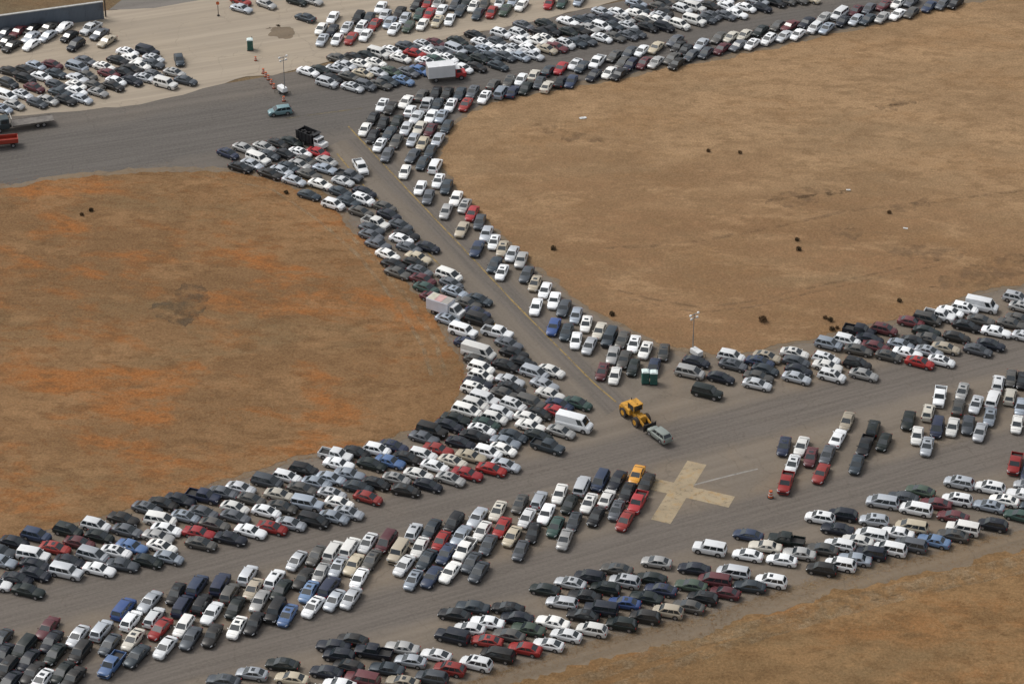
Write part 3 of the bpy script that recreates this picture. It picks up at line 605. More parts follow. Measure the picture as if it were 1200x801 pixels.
for c in NEAR:
    u = [s for s in c['cand'] if cnt[s] == 1]
    if u: c['label'] = u[0] if not u[0] == c['cand'][0] else 'only ' + u[0]
    else:
        same = sorted([d for d in INFRAME if nm(d) == nm(c) and d['reg'] == c['reg']], key=lambda d: d['qx'])
        i = same.index(c); j = len(same) - 1 - i
        if i < 20 and i <= j: c['label'] = ('leftmost ' if i == 0 else ORD[i] + ' ') + nm(c) + (' ' if i == 0 else ' from the left ') + RN[c['reg']]
        else: c['label'] = ('rightmost ' if j == 0 else ORD[min(j, 19)] + ' ') + nm(c) + (' ' if j == 0 else ' from the right ') + RN[c['reg']]
for c in NEAR:
    if c['qy'] > 300: o = make_car(FILE[c['k']], c['kk'], c['c'], (c['x'], c['y'], .02), c['a'], c['sun'])
    else:
        o = bpy.data.objects.new(FILE[c['k']], whole_mesh(c['kk'], c['sun'])); COL.objects.link(o); o.location = (c['x'], c['y'], .02); o.rotation_euler = (0, 0, c['a']); o.scale = (CS, CS, CS)
        o.material_slots[0].link = 'OBJECT'; o.material_slots[0].material = rng.choice(PAINTS[c['c']])
    tag(o, c['label'], KN[c['k']], GN[c['reg']])
# every remaining car, farther off: one mass
fv = []; ff = []; fm = []; fmats = [M_TRIM, M_GLASS, M_TYRE, M_RIM, M_HEAD, M_TAIL, M_BED]; PI = {}
for k_ in PAINTCOL: PI[k_] = list(range(len(fmats), len(fmats) + len(PAINTS[k_]))); fmats += PAINTS[k_]
MI = {id(m): i for i, m in enumerate(fmats)}
for c in CARS:
    if id(c) in NEARSET: continue
    ca, sa = math.cos(c['a']) * CS, math.sin(c['a']) * CS; pi = rng.choice(PI[c['c']])
    for pn, data in TYPES[c['kk']].items():
        if pn == 'sunroof' and not c['sun']: continue
        for (v, f, m) in (data if isinstance(data, list) else [data]):
            b = len(fv); fv += [(c['x'] + p.x * ca - p.y * sa, c['y'] + p.x * sa + p.y * ca, p.z * CS + .02) for p in v]; ff += [tuple(i + b for i in q) for q in f]
            if pn == 'body': fm += [pi if i == 0 else 0 for i in m]
            else: mm = PMATS[pn]; fm += [MI[id(mm[i])] for i in m]
far = mesh_obj("parked_cars", fv, ff, fmats, None, fm, 42)
far.name = "parked_sedans"; setting(far, "stuff", "hundreds of small far-off parked sedans of every colour along the upper rows and taxiway", "cars")
print("CARS", len(CARS), "near", len(NEAR), "rest overlaps", REST, "min near y", NEAR[-1]['qy'], 'labels', len(set(c['label'] for c in NEAR)))

# ------------------------------------------------------------------ ground
def sheet(name, pts, z, mat, jitter=0.0, step=2.0, px=True, sub=None):
    w = [G(*p) for p in pts] if px else [Vector((*p, 0)) for p in pts]
    out = []
    for i in range(len(w)):
        a, b = w[i], w[(i + 1) % len(w)]; d = b - a; n = max(1, int(d.length / step))
        if d.length > 400: n = 1
        for k in range(n):
            q = a + d * (k / n)
            if jitter:
                s = noise.noise((q.x * .13, q.y * .13, 3.1)) + .6 * noise.noise((q.x * .45, q.y * .45, 7.7)); nn = Vector((-d.y, d.x, 0)).normalized(); q = q + nn * (s + .5 * noise.noise((q.x * 1.3, q.y * 1.3, 2.2))) * jitter
            out.append((q.x, q.y, z))
    o = mesh_obj(name, out, [tuple(range(len(out)))], [mat])
    return setting(o)
def spline(pts, n=6):
    out = []; m = len(pts)
    for i in range(m):
        p0, p1, p2, p3 = [Vector(pts[(i + k - 1) % m]) for k in range(4)]
        for j in range(n):
            t = j / n; out.append(tuple(.5 * ((2 * p1) + (p2 - p0) * t + (2 * p0 - 5 * p1 + 4 * p2 - p3) * t * t + (3 * p1 - p0 - 3 * p2 + p3) * t ** 3)))
    return out

g_a = grass_mat("grass_far", (.20, .145, .085), (.24, .11, .04), (.12, .105, .065), (.09, .06, .035), .4)
ground = mesh_obj("ground", [(-9000, -3000, -.05), (9000, -3000, -.05), (9000, 14000, -.05), (-9000, 14000, -.05)], [(0, 1, 2, 3)], [g_a]); setting(ground)

l1 = (G(0, 722), G(900, 487), 4.6, 1.7); l2 = (G(200, 781), G(1000, 573), 4.4, 1.6)
lt = (G(445, 190), G(660, 412), 2.3, .8); lu = (G(0, 190), G(640, 88), 9.0, 3.0); lu2 = (G(500, 112), G(1000, 12), 5.0, 1.5); lt2 = (G(60, 170), G(400, 130), 3.0, 1.5)
ang1 = math.atan2((l1[1] - l1[0]).y, (l1[1] - l1[0]).x); angu = math.atan2((lu[1] - lu[0]).y, (lu[1] - lu[0]).x); angt = math.atan2((lt[1] - lt[0]).y, (lt[1] - lt[0]).x)
m_low = asphalt_mat("worn_runway", (.172, .143, .113), (.108, .094, .083), (.215, .158, .102), [l1, l2], ang1, .6)
m_up = asphalt_mat("old_runway", (.125, .110, .096), (.088, .081, .075), (.165, .136, .105), [lu, lu2], angu, .45)
m_taxi = asphalt_mat("taxiway_asphalt", (.163, .137, .110), (.107, .094, .083), (.185, .15, .11), [lt], angt, .4)
# the whole paved area, then the taxiway and the upper runway as sheets above it
sheet("runway", [(-500, 300), (-500, 900), (1700, 900), (1700, 100), (900, 200)], 0.0, m_low)
sheet("taxiway", [(392, 120), (520, 140), (620, 300), (800, 420), (690, 500), (560, 500), (500, 330), (340, 190)], .006, m_taxi, .5)
sheet("upper_runway", [(-400, 262), (-400, 120), (0, 137), (110, 128), (236, 103), (345, 84), (450, 62), (600, 30), (760, -6), (1000, -52), (1500, -150), (1500, -60), (1180, 0), (1000, 46), (800, 88), (620, 126), (540, 150), (470, 158), (400, 165), (330, 196), (250, 215)], .012, m_up, .35)
# fields
f1 = spline([(-300, 262), (-60, 228), (0, 221), (60, 212), (130, 205), (200, 201), (260, 202), (310, 210), (355, 224), (395, 249), (432, 281), (468, 320), (500, 362), (524, 395), (540, 425), (542, 450), (532, 472), (508, 494), (470, 508), (420, 521), (370, 531), (320, 545), (250, 568), (180, 590), (100, 610), (0, 631), (-300, 700)], 5)
f2 = spline([(1500, -110), (1200, -12), (1110, 8), (1060, 21), (1010, 34), (900, 58), (830, 72), (760, 86), (700, 98), (600, 116), (560, 130), (536, 146), (523, 166), (519, 188), (526, 208), (538, 226), (552, 245), (585, 272), (610, 292), (630, 311), (652, 330), (676, 348), (702, 366), (738, 386), (785, 405), (830, 412), (880, 411), (930, 402), (1000, 385), (1062, 372), (1100, 361), (1135, 346), (1170, 336), (1220, 330), (1500, 280)], 5)
f3 = spline([(430, 860), (520, 812), (570, 793), (600, 783), (650, 769), (700, 753), (740, 744), (800, 729), (880, 706), (930, 690), (1000, 671), (1060, 658), (1100, 649), (1150, 634), (1200, 621), (1500, 545), (1700, 700), (1500, 950), (600, 950)], 4)
m_verge = asphalt_mat("dirt_verge", (.175, .132, .088), (.13, .103, .075), (.215, .145, .08), [], ang1, .5)
m_f1 = grass_mat("grass_left", (.255, .150, .074), (.37, .118, .022), (.165, .125, .07), (.10, .056, .026), .95)
m_f2 = grass_mat("grass_tan", (.325, .213, .118), (.27, .145, .062), (.22, .155, .09), (.15, .092, .048), .5, (G(850, 120), G(930, 320), (.19, .102, .05)))
m_f3 = grass_mat("grass_lower", (.255, .155, .074), (.30, .125, .038), (.17, .125, .068), (.10, .06, .028), .65)
def grow(pts, px):
    w = [Vector(p) for p in pts]; out = []; m = len(w)
    area = sum(w[i].x * w[(i + 1) % m].y - w[(i + 1) % m].x * w[i].y for i in range(m))
    for i in range(m):
        t = (w[(i + 1) % m] - w[i - 1]); t = t.normalized() if t.length else t; n = Vector((t.y, -t.x)) * (1 if area > 0 else -1); out.append(tuple(w[i] + n * px))
    return out
for nme, f, mt, gpx in (("left_field", f1, m_f1, 5), ("tan_field", f2, m_f2, 4), ("lower_field", f3, m_f3, 3)):
    sheet("dirt_verge", grow(f, gpx), .020, m_verge, 1.2, .8)
    sheet(nme, grow(f, -20) if nme == 'lower_field' else f, .045, mt, 1.6 if nme == 'lower_field' else 1.1, .6)
# sandy lot
m_sand = asphalt_mat("sandy_ground", (.36, .302, .232), (.29, .245, .195), (.40, .325, .235), [], angu, .5)
sheet("sandy_lot", [(-400, 140), (-400, 60), (0, 36), (125, 14), (240, -6), (500, -90), (1400, -200), (760, -6), (600, 30), (450, 60), (345, 82), (290, 92), (236, 103), (214, 111), (190, 118), (150, 124), (110, 128), (60, 133), (0, 138)], .024, m_sand, .9)
m_road = asphalt_mat("grey_road", (.17, .155, .14), (.14, .13, .12), (.19, .16, .13), [], angu, .3)
sheet("back_road", [(128, 12), (160, -14), (330, -40), (330, -22), (240, -1), (180, 10)], .034, m_road, .2)
# bare tracks worn through the fields
def strip(name, pts, w, z, mat):
    w3 = [G(*p) for p in pts]; vs = []; fs = []; L = []
    for i in range(len(w3) - 1):
        n = max(1, int((w3[i + 1] - w3[i]).length / 2))
        L += [w3[i].lerp(w3[i + 1], k / n) for k in range(n)]
    L.append(w3[-1])
    for i, q in enumerate(L):
        t = (L[min(i + 1, len(L) - 1)] - L[max(i - 1, 0)]).normalized(); n = Vector((-t.y, t.x, 0))
        for s in (1, -1):
            j = noise.noise((q.x * .3, q.y * .3, 5.0 * s)) * .35 * min(1, w); r = q + n * (s * w / 2 + j); vs.append((r.x, r.y, z))
        if i: fs.append((2 * i - 2, 2 * i - 1, 2 * i + 1, 2 * i))
    return setting(mesh_obj(name, vs, fs, [mat]))
m_track = broken(grass_mat("worn_track", (.40, .30, .19), (.22, .12, .05), (.19, .15, .09), (.13, .09, .05), .3), .4, .36, .64, .5)
m_dirt = broken(grass_mat("bare_soil", (.25, .165, .10), (.22, .13, .07), (.19, .145, .09), (.13, .085, .05), .2), .4, .42, .62, .4)
for pts, w in (([(640, 812), (760, 768), (860, 740), (960, 712), (1080, 684), (1210, 652)], 2.4), ([(700, 812), (800, 775), (900, 742), (1000, 713), (1100, 688), (1210, 664)], 1.8)): strip("dirt_track", pts, w, .055, m_track)
for pts, w in (([(402, 268), (440, 306), (480, 352), (512, 402), (522, 440)], .9), ([(378, 262), (420, 300), (462, 352), (494, 402), (506, 440)], .7), ([(240, 206), (320, 222), (378, 262)], .6)): strip("dirt_track", pts, w, .055, m_track)
for pts, w in (([(724, 340), (760, 350), (820, 360), (875, 354), (960, 335), (1100, 305)], .6), ([(724, 346), (760, 356), (820, 366), (880, 360), (960, 341), (1100, 311)], .6), ([(700, 292), (800, 286), (900, 268), (1000, 246), (1100, 236), (1210, 222)], .9)): strip("dirt_track", pts, w, .055, m_dirt)
m_bare = broken(grass_mat("dark_soil", (.16, .115, .075), (.22, .11, .045), (.14, .115, .075), (.085, .06, .038), .5), .28, .36, .66, .62)
def patch(pts, mat, z=.06): sheet("bare_patch", spline(pts, 5), z, mat, 2.2, .35)
patch([(180, 358), (200, 345), (222, 334), (240, 346), (243, 360), (232, 376), (214, 381), (198, 374)], m_bare)
patch([(975, 270), (990, 266), (1012, 268), (1010, 274), (990, 277), (978, 275)], m_dirt)
patch([(312, 33), (316, 30), (335, 36), (343, 41), (338, 43), (325, 41)], m_verge, .03); patch([(323, 29), (328, 28), (343, 36), (340, 41), (331, 38)], m_verge, .036)
for pp in ([(890, 238), (915, 229), (950, 223), (985, 221), (1000, 226), (965, 233), (925, 241)], [(1030, 250), (1055, 240), (1082, 234), (1088, 239), (1060, 249)], [(1085, 338), (1120, 320), (1160, 302), (1215, 296), (1215, 316), (1150, 334)], [(1015, 124), (1030, 118), (1060, 116), (1075, 121), (1045, 127)], [(620, 148), (650, 150), (700, 162), (705, 168), (660, 162)], [(1040, 295), (1080, 288), (1130, 290), (1120, 300), (1070, 303)]): patch(pp, m_dirt)
# painted markings
def worn_paint(name, col, wear, keep):
    m, nt, bs = new_mat(name); p = pos(nt); n = nz(nt, p, .7, 7, .7); n2 = nz(nt, p, .22, 5, .6)
    c = mixc(nt, ramp(nt, n2, .4, .66), col, tuple(x * .82 for x in col)); c = mixc(nt, mth(nt, 'MULTIPLY', ramp(nt, n, .5, .72), keep), c, wear)
    st = nz(nt, mapped(nt, p, -ang1, (.05, 1.4, 1)), 1.0, 6, .65); c = mixc(nt, mth(nt, 'MULTIPLY', ramp(nt, st, .52, .68), .35), c, (.20, .17, .13)); nt.links.new(mth(nt, 'ADD', .62, mth(nt, 'MULTIPLY', ramp(nt, nz(nt, p, 1.1, 7, .75), .30, .52), .36)), bs.inputs["Alpha"])
    nt.links.new(c, bs.inputs["Base Color"]); bs.inputs["Roughness"].default_value = .85
    return m
m_cross = worn_paint("faded_cross", (.37, .295, .19), (.38, .215, .055), .75); m_yel = worn_paint("faded_yellow_line", (.38, .26, .085), (.16, .14, .12), .9); m_whl = worn_paint("faded_white_line", (.33, .31, .28), (.17, .15, .13), .9)
cc = G(797, 574); d1 = (G(813.4, 541) - G(770.8, 610)).normalized(); d2 = Vector((d1.y, -d1.x, 0))
def rect(c, d, l0, l1, w, z):
    n = Vector((-d.y, d.x, 0)); return [(q.x, q.y, z) for q in (c + d * l0 - n * w / 2, c + d * l1 - n * w / 2, c + d * l1 + n * w / 2, c + d * l0 + n * w / 2)]
X = MB(); S = 3.0
hw = S / 2; l1a = (G(813.4, 541) - cc).dot(d1); l1b = (G(770.8, 610) - cc).dot(d1); l2a = (G(857, 588.8) - cc).dot(d2); l2b = -l2a
X.add(rect(cc, d1, l1b, l1a, S, .018), [(0, 1, 2, 3)]); X.add(rect(cc, d2, hw, l2a, S, .018), [(0, 1, 2, 3)]); X.add(rect(cc, d2, l2b, -hw, S, .018), [(0, 1, 2, 3)])
setting(X.obj("painted_cross", [m_cross]))
strip("yellow_line", [(395, 180), (424, 215), (492, 286), (558, 356), (622, 426), (650, 456)], .28, .018, m_yel)
m_yel = broken(m_yel, .5, .30, .55, .8); strip("yellow_line", [(408, 148), (481, 226), (549, 297.5), (600, 352), (695, 448), (722, 471)], .24, .018, m_yel)
strip("white_line", [(812, 568), (850, 558), (888, 549)], .3, .014, m_whl)
strip("yellow_line", [(335, 139), (370, 134), (425, 127)], .3, .018, broken(worn_paint("faint_yellow_line", (.26, .20, .10), (.15, .13, .11), .9), .6, .4, .6, .6))
# ------------------------------------------------------------------ low dry grass tufts in the fields
def inside(poly, x, y):
    r = False; j = len(poly) - 1
    for i in range(len(poly)):
        xi, yi = poly[i]; xj, yj = poly[j]
        if (yi > y) != (yj > y) and x < (xj - xi) * (y - yi) / (yj - yi) + xi: r = not r
        j = i
    return r
def tufts(name, poly, n, mats, label):
    mb = MB(); bb = (max(-20, min(p[0] for p in poly)), min(1220, max(p[0] for p in poly)), max(-20, min(p[1] for p in poly)), min(820, max(p[1] for p in poly)))
    k = 0
    while k < n:
        x, y = rng.uniform(*bb[:2]), rng.uniform(*bb[2:])
        k += 1
        if k % 7 == 0:
            i = rng.randrange(len(poly)); a = Vector(poly[i]).lerp(Vector(poly[(i + 1) % len(poly)]), rng.random()); x, y = a.x + rng.gauss(0, 5), a.y + rng.gauss(0, 3.5)
            if not (-20 < x < 1220 and -20 < y < 820): continue
        elif not inside(poly, x, y): continue
        q = G(x, y)
        d = noise.noise((q.x * .07, q.y * .07, 1.3)) + .5 * noise.noise((q.x * .3, q.y * .3, 4.3))
        if d < rng.uniform(-1.4, 1.0) and k % 7: continue
        s = rng.uniform(.09, .22) * (1 + .4 * max(0, d)); e_ = noise.noise((q.x * .04, q.y * .055, 9.1)) + .6 * noise.noise((q.x * .13, q.y * .17, 6.1)) + rng.gauss(0, .16); m = 0 if e_ > .16 else (2 if e_ < -.16 else 1)
        for b in range(4):
            t = rng.uniform(0, 6.28); dx, dy = math.cos(t) * s, math.sin(t) * s; ox, oy = rng.uniform(-s, s), rng.uniform(-s, s); w = s * .35
            mb.add([(q.x + ox - dy * w, q.y + oy + dx * w, .04), (q.x + ox + dy * w, q.y + oy - dx * w, .04), (q.x + ox + dx * 1.3, q.y + oy + dy * 1.3, .04 + s * rng.uniform(.3, .75))], [(0, 1, 2)], m)
    return setting(mb.obj(name, mats), "stuff", label, "dry grass")
t_or = plain("tuft_rust", (.27, .11, .03), .95, 0, .25, .2, .1); t_tan = plain("tuft_tan", (.30, .21, .11), .95, 0, .25, .2, .1); t_br = plain("tuft_brown", (.15, .095, .045), .95, 0, .25, .2, .1); t_ol = plain("tuft_olive", (.15, .125, .06), .95, 0, .2, .2, .1)
t_rs = plain("tuft_russet", (.21, .115, .045), .95, 0, .25, .2, .1); t_lb = plain("tuft_lightbrown", (.235, .15, .075), .95, 0, .25, .2, .1); t_tan2 = plain("tuft_straw", (.36, .25, .14), .95, 0, .25, .2, .1)
tufts("dry_grass", f1, 34000, [t_or, t_tan, t_rs], "rusty dry grass covering the rounded field at left")
tufts("dry_grass", f2, 26000, [t_tan, t_lb, t_tan2], "tan dry grass covering the big field at upper right")
tufts("dry_grass", f3, 30000, [t_tan, t_rs, t_lb], "brown dry grass covering the field at bottom right")

# ------------------------------------------------------------------ other vehicles and furniture
WHT = PAINT['W']; m_yellow = plain("machine_yellow", (.50, .25, .025), .6, 0, .38, 1.8); m_steel = plain("dark_steel", (.045, .04, .038), .6, .3); m_mud = plain("muddy_tyre", (.05, .04, .033), .9)
def wheel(parent, x, y, r, wd, s, mats=None):
    q = MB(); y0, y1 = sorted((y, y - s * wd)); q.cyl((x, y - s * wd, r), (x, y, r), r, n=18); q.cyl((x, y, r), (x, y + s * .012, r), r * .55, n=12, m=1); return q.obj("wheel", mats or [M_TYRE, M_RIM], parent, 40)
# cargo vans
for f, tall, lab in ((F_VAN1, 1.10, "white high-roofed cargo van at the right end of the left rows, beside a grey pickup"), (F_VAN2, .98, "white full-length van left of the diagonal taxiway, above a grey sedan")):
    o = make_car("cargo_van", 'm', 'W', (f['x'], f['y'], .02), f['a'], False); o.scale = (1.02, 1.0, tall); tag(o, lab, "van")
# loader carrying a wagon
lp = G(746, 487, .9); la = img_heading(746, 487, .77, .64); ld = empty("wheel_loader", (lp.x, lp.y, .015), la); tag(ld, "yellow wheel loader carrying a car on its forks across the tarmac", "loader")
q = MB(); q.box(-3.0, -.4, -1.05, 1.05, .95, 2.0, 0, .12); q.box(-3.15, -2.7, -1.15, 1.15, .7, 1.6, 0, .08); q.box(-.4, 1.0, -.55, .55, .8, 1.5, 0, .05); q.box(.6, 1.9, -.5, .5, .6, 1.75, 0, .06); q.obj("body", [m_yellow], ld)
q = MB(); q.box(-1.25, .35, -.78, .78, 2.0, 2.95, 0, .05); q.obj("cab", [M_GLASS], ld)
q = MB(); q.box(-1.4, .5, -.88, .88, 2.96, 3.12, 0, .05); q.obj("cab_roof", [m_yellow], ld)
q = MB(); [q.box(x, x + .09, y, y + .09, 2.0, 2.96) for x in (-1.28, .30) for y in (-.82, .73)]; q.obj("cab_frame", [m_yellow], ld)
for x in (-2.0, 1.25):
    for s in (-1, 1): wheel(ld, x, s * 1.28, .80, .55, s, [m_mud, m_yellow])
for s in (-1, 1):
    q = MB(); M = Matrix.Translation((1.2, s * .62, 1.55)) @ Matrix.Rotation(R(22), 4, 'Y'); q.box(0, 2.5, -.10, .10, -.17, .17, 0, 0, M); q.obj("lift_arm", [m_yellow], ld)
q = MB(); q.box(3.45, 3.60, -1.15, 1.15, .35, 1.45); [q.box(3.6, 3.68, y, y + .08, .35, 1.7) for y in (-1.1, -.4, .35, 1.02)]; q.obj("fork_carriage", [m_steel], ld)
for s in (-1, 1): q = MB(); q.box(3.62, 5.7, s * .5 - .08, s * .5 + .08, .40, .48); q.obj("fork", [m_steel], ld)
q = MB(); q.cyl((-2.3, .6, 1.95), (-2.3, .6, 2.75), .07, n=8); q.obj("exhaust", [m_steel], ld)
q = MB(); q.box(-.2, .1, -.12, .12, 3.125, 3.22); q.obj("beacon", [m_yellow], ld)
cdv = Vector((math.cos(la), math.sin(la), 0)); cp = lp + cdv * 6.1
m_sage = paint("paint_sage", (.30, .34, .31), .2); o = make_car("station_wagon", 'u', 'S', (cp.x, cp.y, .36), la + R(183), False, 1.0, m_sage); tag(o, "pale green wagon lifted on the forks of the yellow loader", "station wagon")
# teal wagon driving on the upper runway
p = G(328, 130, .7); m_teal = paint("paint_teal", (.20, .33, .36), .25); o = make_car("station_wagon", 'u', 'B', (p.x, p.y, .03), img_heading(328, 130, -1, .12), False, 1.0, m_teal); tag(o, "teal wagon driving alone along the upper runway beside the light tower", "station wagon")
# box truck with red cab
def truck_wheels(parent, xs, w, r=.48):
    for x in xs:
        for s in (-1, 1): wheel(parent, x, s * w, r, .32, s)
f = F_BOX; bt = empty("box_truck", (f['x'], f['y'], .03), f['a']); tag(bt, "white box truck with a red cab in the long upper row", "truck")
m_boxw = plain("box_white", (.70, .71, .72), .5, 0, .06, .6); m_redcab = paint("paint_cab_red", (.36, .03, .03))
q = MB(); q.box(-3.7, 1.5, -1.25, 1.25, .95, 3.35, 0, .04); q.obj("cargo_box", [m_boxw], bt)
q = MB(); q.box(-3.712, -3.702, -1.12, 1.12, 1.05, 3.2); q.obj("rear_door", [plain("roller_door", (.30, .28, .26), .6)], bt)
q = MB(); q.box(-3.6, 3.3, -.5, .5, .55, .90); q.obj("chassis", [m_steel], bt)
q = MB(); q.box(1.65, 3.7, -1.05, 1.05, .55, 1.45, 0, .1); q.add([(1.65, -1.0, 1.44), (3.0, -1.0, 1.44), (3.0, 1.0, 1.44), (1.65, 1.0, 1.44), (1.7, -.88, 2.25), (2.5, -.88, 2.25), (2.5, .88, 2.25), (1.7, .88, 2.25)], [(0, 1, 5, 4), (1, 2, 6, 5), (2, 3, 7, 6), (3, 0, 4, 7)], 0); cab = q.obj("cab", [m_redcab], bt)
q = MB(); q.box(1.66, 2.52, -.89, .89, 2.252, 2.33, 0, .03); q.obj("cab_roof", [WHT], bt)
q = MB(); q.add([(2.96, -.88, 1.56), (2.96, .88, 1.56), (2.58, .80, 2.18), (2.58, -.80, 2.18)], [(0, 1, 2, 3)]); q.v = [v + Vector((.03, 0, .02)) for v in q.v]; q.obj("windscreen", [M_GLASS], bt)
for s in (-1, 1): q = MB(); q.add([(1.8, s * 1.0, 1.56), (2.75, s * 1.0, 1.56), (2.45, s * .91, 2.16), (1.85, s * .91, 2.16)], [(0, 1, 2, 3)]); q.obj("side_window", [M_GLASS], bt)
truck_wheels(bt, (2.7, -2.2), 1.12)
# service truck
f = F_SERVICE; sv = empty("service_truck", (f['x'], f['y'], .03), f['a']); tag(sv, "white service truck with coloured roof panels, left of the diagonal taxiway", "truck")
q = MB(); q.box(-3.2, 1.0, -1.15, 1.15, .75, 2.75, 0, .05); q.obj("cargo_box", [plain("service_white", (.62, .63, .68), .5, 0, .08, .5)], sv)
for i, cpan in enumerate(((.52, .50, .40), (.55, .34, .32), (.35, .33, .30))): q = MB(); q.box(-3.05 + i * 1.36, -1.75 + i * 1.36, -1.02, 1.02, 2.752, 2.80); q.obj("roof_panel", [plain("roof_panel_paint", cpan, .7)], sv)
q = MB(); q.box(1.05, 3.2, -1.0, 1.0, .5, 1.40, 0, .12); q.add([(1.05, -.98, 1.39), (2.6, -.98, 1.39), (2.6, .98, 1.39), (1.05, .98, 1.39), (1.1, -.88, 2.3), (1.85, -.88, 2.3), (1.85, .88, 2.3), (1.1, .88, 2.3)], [(0, 1, 5, 4), (1, 2, 6, 5), (2, 3, 7, 6), (3, 0, 4, 7), (4, 5, 6, 7)], 0); q.obj("cab", [WHT], sv)
q = MB(); q.add([(2.58, -.85, 1.5), (2.58, .85, 1.5), (1.95, .80, 2.22), (1.95, -.80, 2.22)], [(0, 1, 2, 3)]); q.v = [v + Vector((.03, 0, .03)) for v in q.v]; q.obj("windscreen", [M_GLASS], sv)
for s in (-1, 1): q = MB(); q.add([(1.25, s * .985, 1.5), (2.25, s * .985, 1.5), (1.85, s * .91, 2.2), (1.25, s * .91, 2.2)], [(0, 1, 2, 3)]); q.obj("side_window", [M_GLASS], sv)
truck_wheels(sv, (2.2, -1.9), 1.06, .42)
# dump truck: black body, white cab
f = F_DUMP; du = empty("dump_truck", (f['x'], f['y'], .03), f['a']); du.scale = (.9, .9, .88); tag(du, "truck with a black dump body and white cab at the head of the taxiway", "truck")
m_blk = plain("dump_black", (.012, .012, .014), .55, 0, .2)
q = MB(); q.box(-3.4, .9, -1.25, -1.15, 1.1, 3.0); q.box(-3.4, .9, 1.15, 1.25, 1.1, 3.0); q.box(.8, .9, -1.15, 1.15, 1.1, 3.2); q.box(-3.4, -3.3, -1.15, 1.15, 1.1, 2.8); q.box(-3.3, .8, -1.15, 1.15, 1.0, 1.2); q.box(.9, 1.6, -1.1, 1.1, 3.08, 3.18); [q.box(x, x + .1, s * 1.25 - (.08 if s < 0 else 0), s * 1.25 + (.08 if s > 0 else 0), 1.1, 3.0) for x in (-2.8, -1.8, -.8, .2) for s in (-1, 1)]; q.obj("dump_body", [m_blk], du)
q = MB()
for i in range(26): x, y = rng.uniform(-3, .5), rng.uniform(-.9, .9); q.box(x - .3, x + .3, y - .25, y + .25, 1.2, 1.9 + rng.uniform(0, .9), 0, .1, Matrix.Rotation(rng.uniform(-.1, .1), 4, 'X'))
q.obj("load", [plain("scrap_black", (.014, .013, .014), .8, 0, .4)], du)
q = MB(); q.box(-3.3, 3.3, -.45, .45, .6, .95); q.obj("chassis", [m_steel], du)
q = MB(); q.box(1.25, 3.6, -1.0, 1.0, .6, 1.6, 0, .12); q.box(1.25, 2.4, -1.0, 1.0, 1.6, 2.5, 0, .1); q.obj("cab", [WHT], du)
q = MB(); q.box(2.405, 2.42, -.85, .85, 1.72, 2.35); q.obj("windscreen", [M_GLASS], du)
for s in (-1, 1): q = MB(); q.box(1.5, 2.25, *sorted((s * 1.003, s * 1.015)), 1.7, 2.32); q.obj("side_window", [M_GLASS], du)
truck_wheels(du, (2.7, -1.5, -2.6), 1.12)
# flatbed transporter at the left edge
p = G(24, 144, 1.0); fb = empty("flatbed_truck", (p.x, p.y, .03), img_heading(20, 145, -1, .14)); tag(fb, "dark flatbed transporter with an empty grey deck at the left edge of the runway", "truck")
q = MB(); q.box(-6.0, 1.6, -1.25, 1.25, 1.0, 1.15, 0); q.box(-6.0, 1.6, -1.28, -1.25, .92, 1.2); q.box(-6.0, 1.6, 1.25, 1.28, .92, 1.2); q.obj("deck", [plain("deck_steel", (.16, .145, .13), .7, .2, .25, 1)], fb)
q = MB(); q.box(1.62, 1.74, -1.22, 1.22, 1.0, 1.2); [q.box(1.62, 1.74, y, y + .1, 1.2, 2.5) for y in (-1.2, -.4, .3, 1.1)]; q.box(1.62, 1.74, -1.2, 1.2, 2.5, 2.62); q.obj("headboard", [plain("pale_frame", (.5, .47, .42), .6)], fb)
q = MB(); q.box(-5.8, 4.6, -.45, .45, .6, .95); q.obj("chassis", [m_steel], fb)
m_cabk = paint("paint_cab_dark", (.03, .045, .05)); q = MB(); q.box(2.1, 4.9, -1.1, 1.1, .6, 1.65, 0, .12); q.box(2.1, 3.7, -1.08, 1.08, 1.65, 2.6, 0, .14); q.obj("cab", [m_cabk], fb)
q = MB(); q.box(3.705, 3.72, -.9, .9, 1.78, 2.42); q.obj("windscreen", [M_GLASS], fb)
for s in (-1, 1): q = MB(); q.box(2.5, 3.5, *sorted((s * 1.083, s * 1.095)), 1.75, 2.4); q.obj("side_window", [M_GLASS], fb)
truck_wheels(fb, (4.0, -3.0, -4.1), 1.14)
# red truck cut by the left edge
p = G(3, 166, 1.0); rt = empty("red_truck", (p.x, p.y, .03), img_heading(3, 166, -1, .1)); tag(rt, "red truck cut off by the left edge, below the flatbed transporter", "truck")
m_rt = paint("paint_truck_red", (.36, .05, .03)); q = MB(); q.box(-2.8, .8, -1.1, 1.1, 1.0, 1.12); q.box(-2.8, .8, -1.1, -1.0, 1.12, 1.8); q.box(-2.8, .8, 1.0, 1.1, 1.12, 1.8); q.box(-2.8, -2.7, -1.0, 1.0, 1.12, 1.7); q.obj("cargo_bed", [m_rt], rt)
q = MB(); q.box(-2.7, 3.3, -.45, .45, .55, .95); q.obj("chassis", [m_steel], rt)
q = MB(); q.box(1.0, 3.5, -1.02, 1.02, .6, 1.5, 0, .12); q.box(1.0, 2.4, -1.0, 1.0, 1.5, 2.35, 0, .12); q.obj("cab", [m_rt], rt)
q = MB(); q.box(2.403, 2.415, -.85, .85, 1.6, 2.2); q.obj("windscreen", [M_GLASS], rt); truck_wheels(rt, (2.5, -1.8), 1.0, .42)
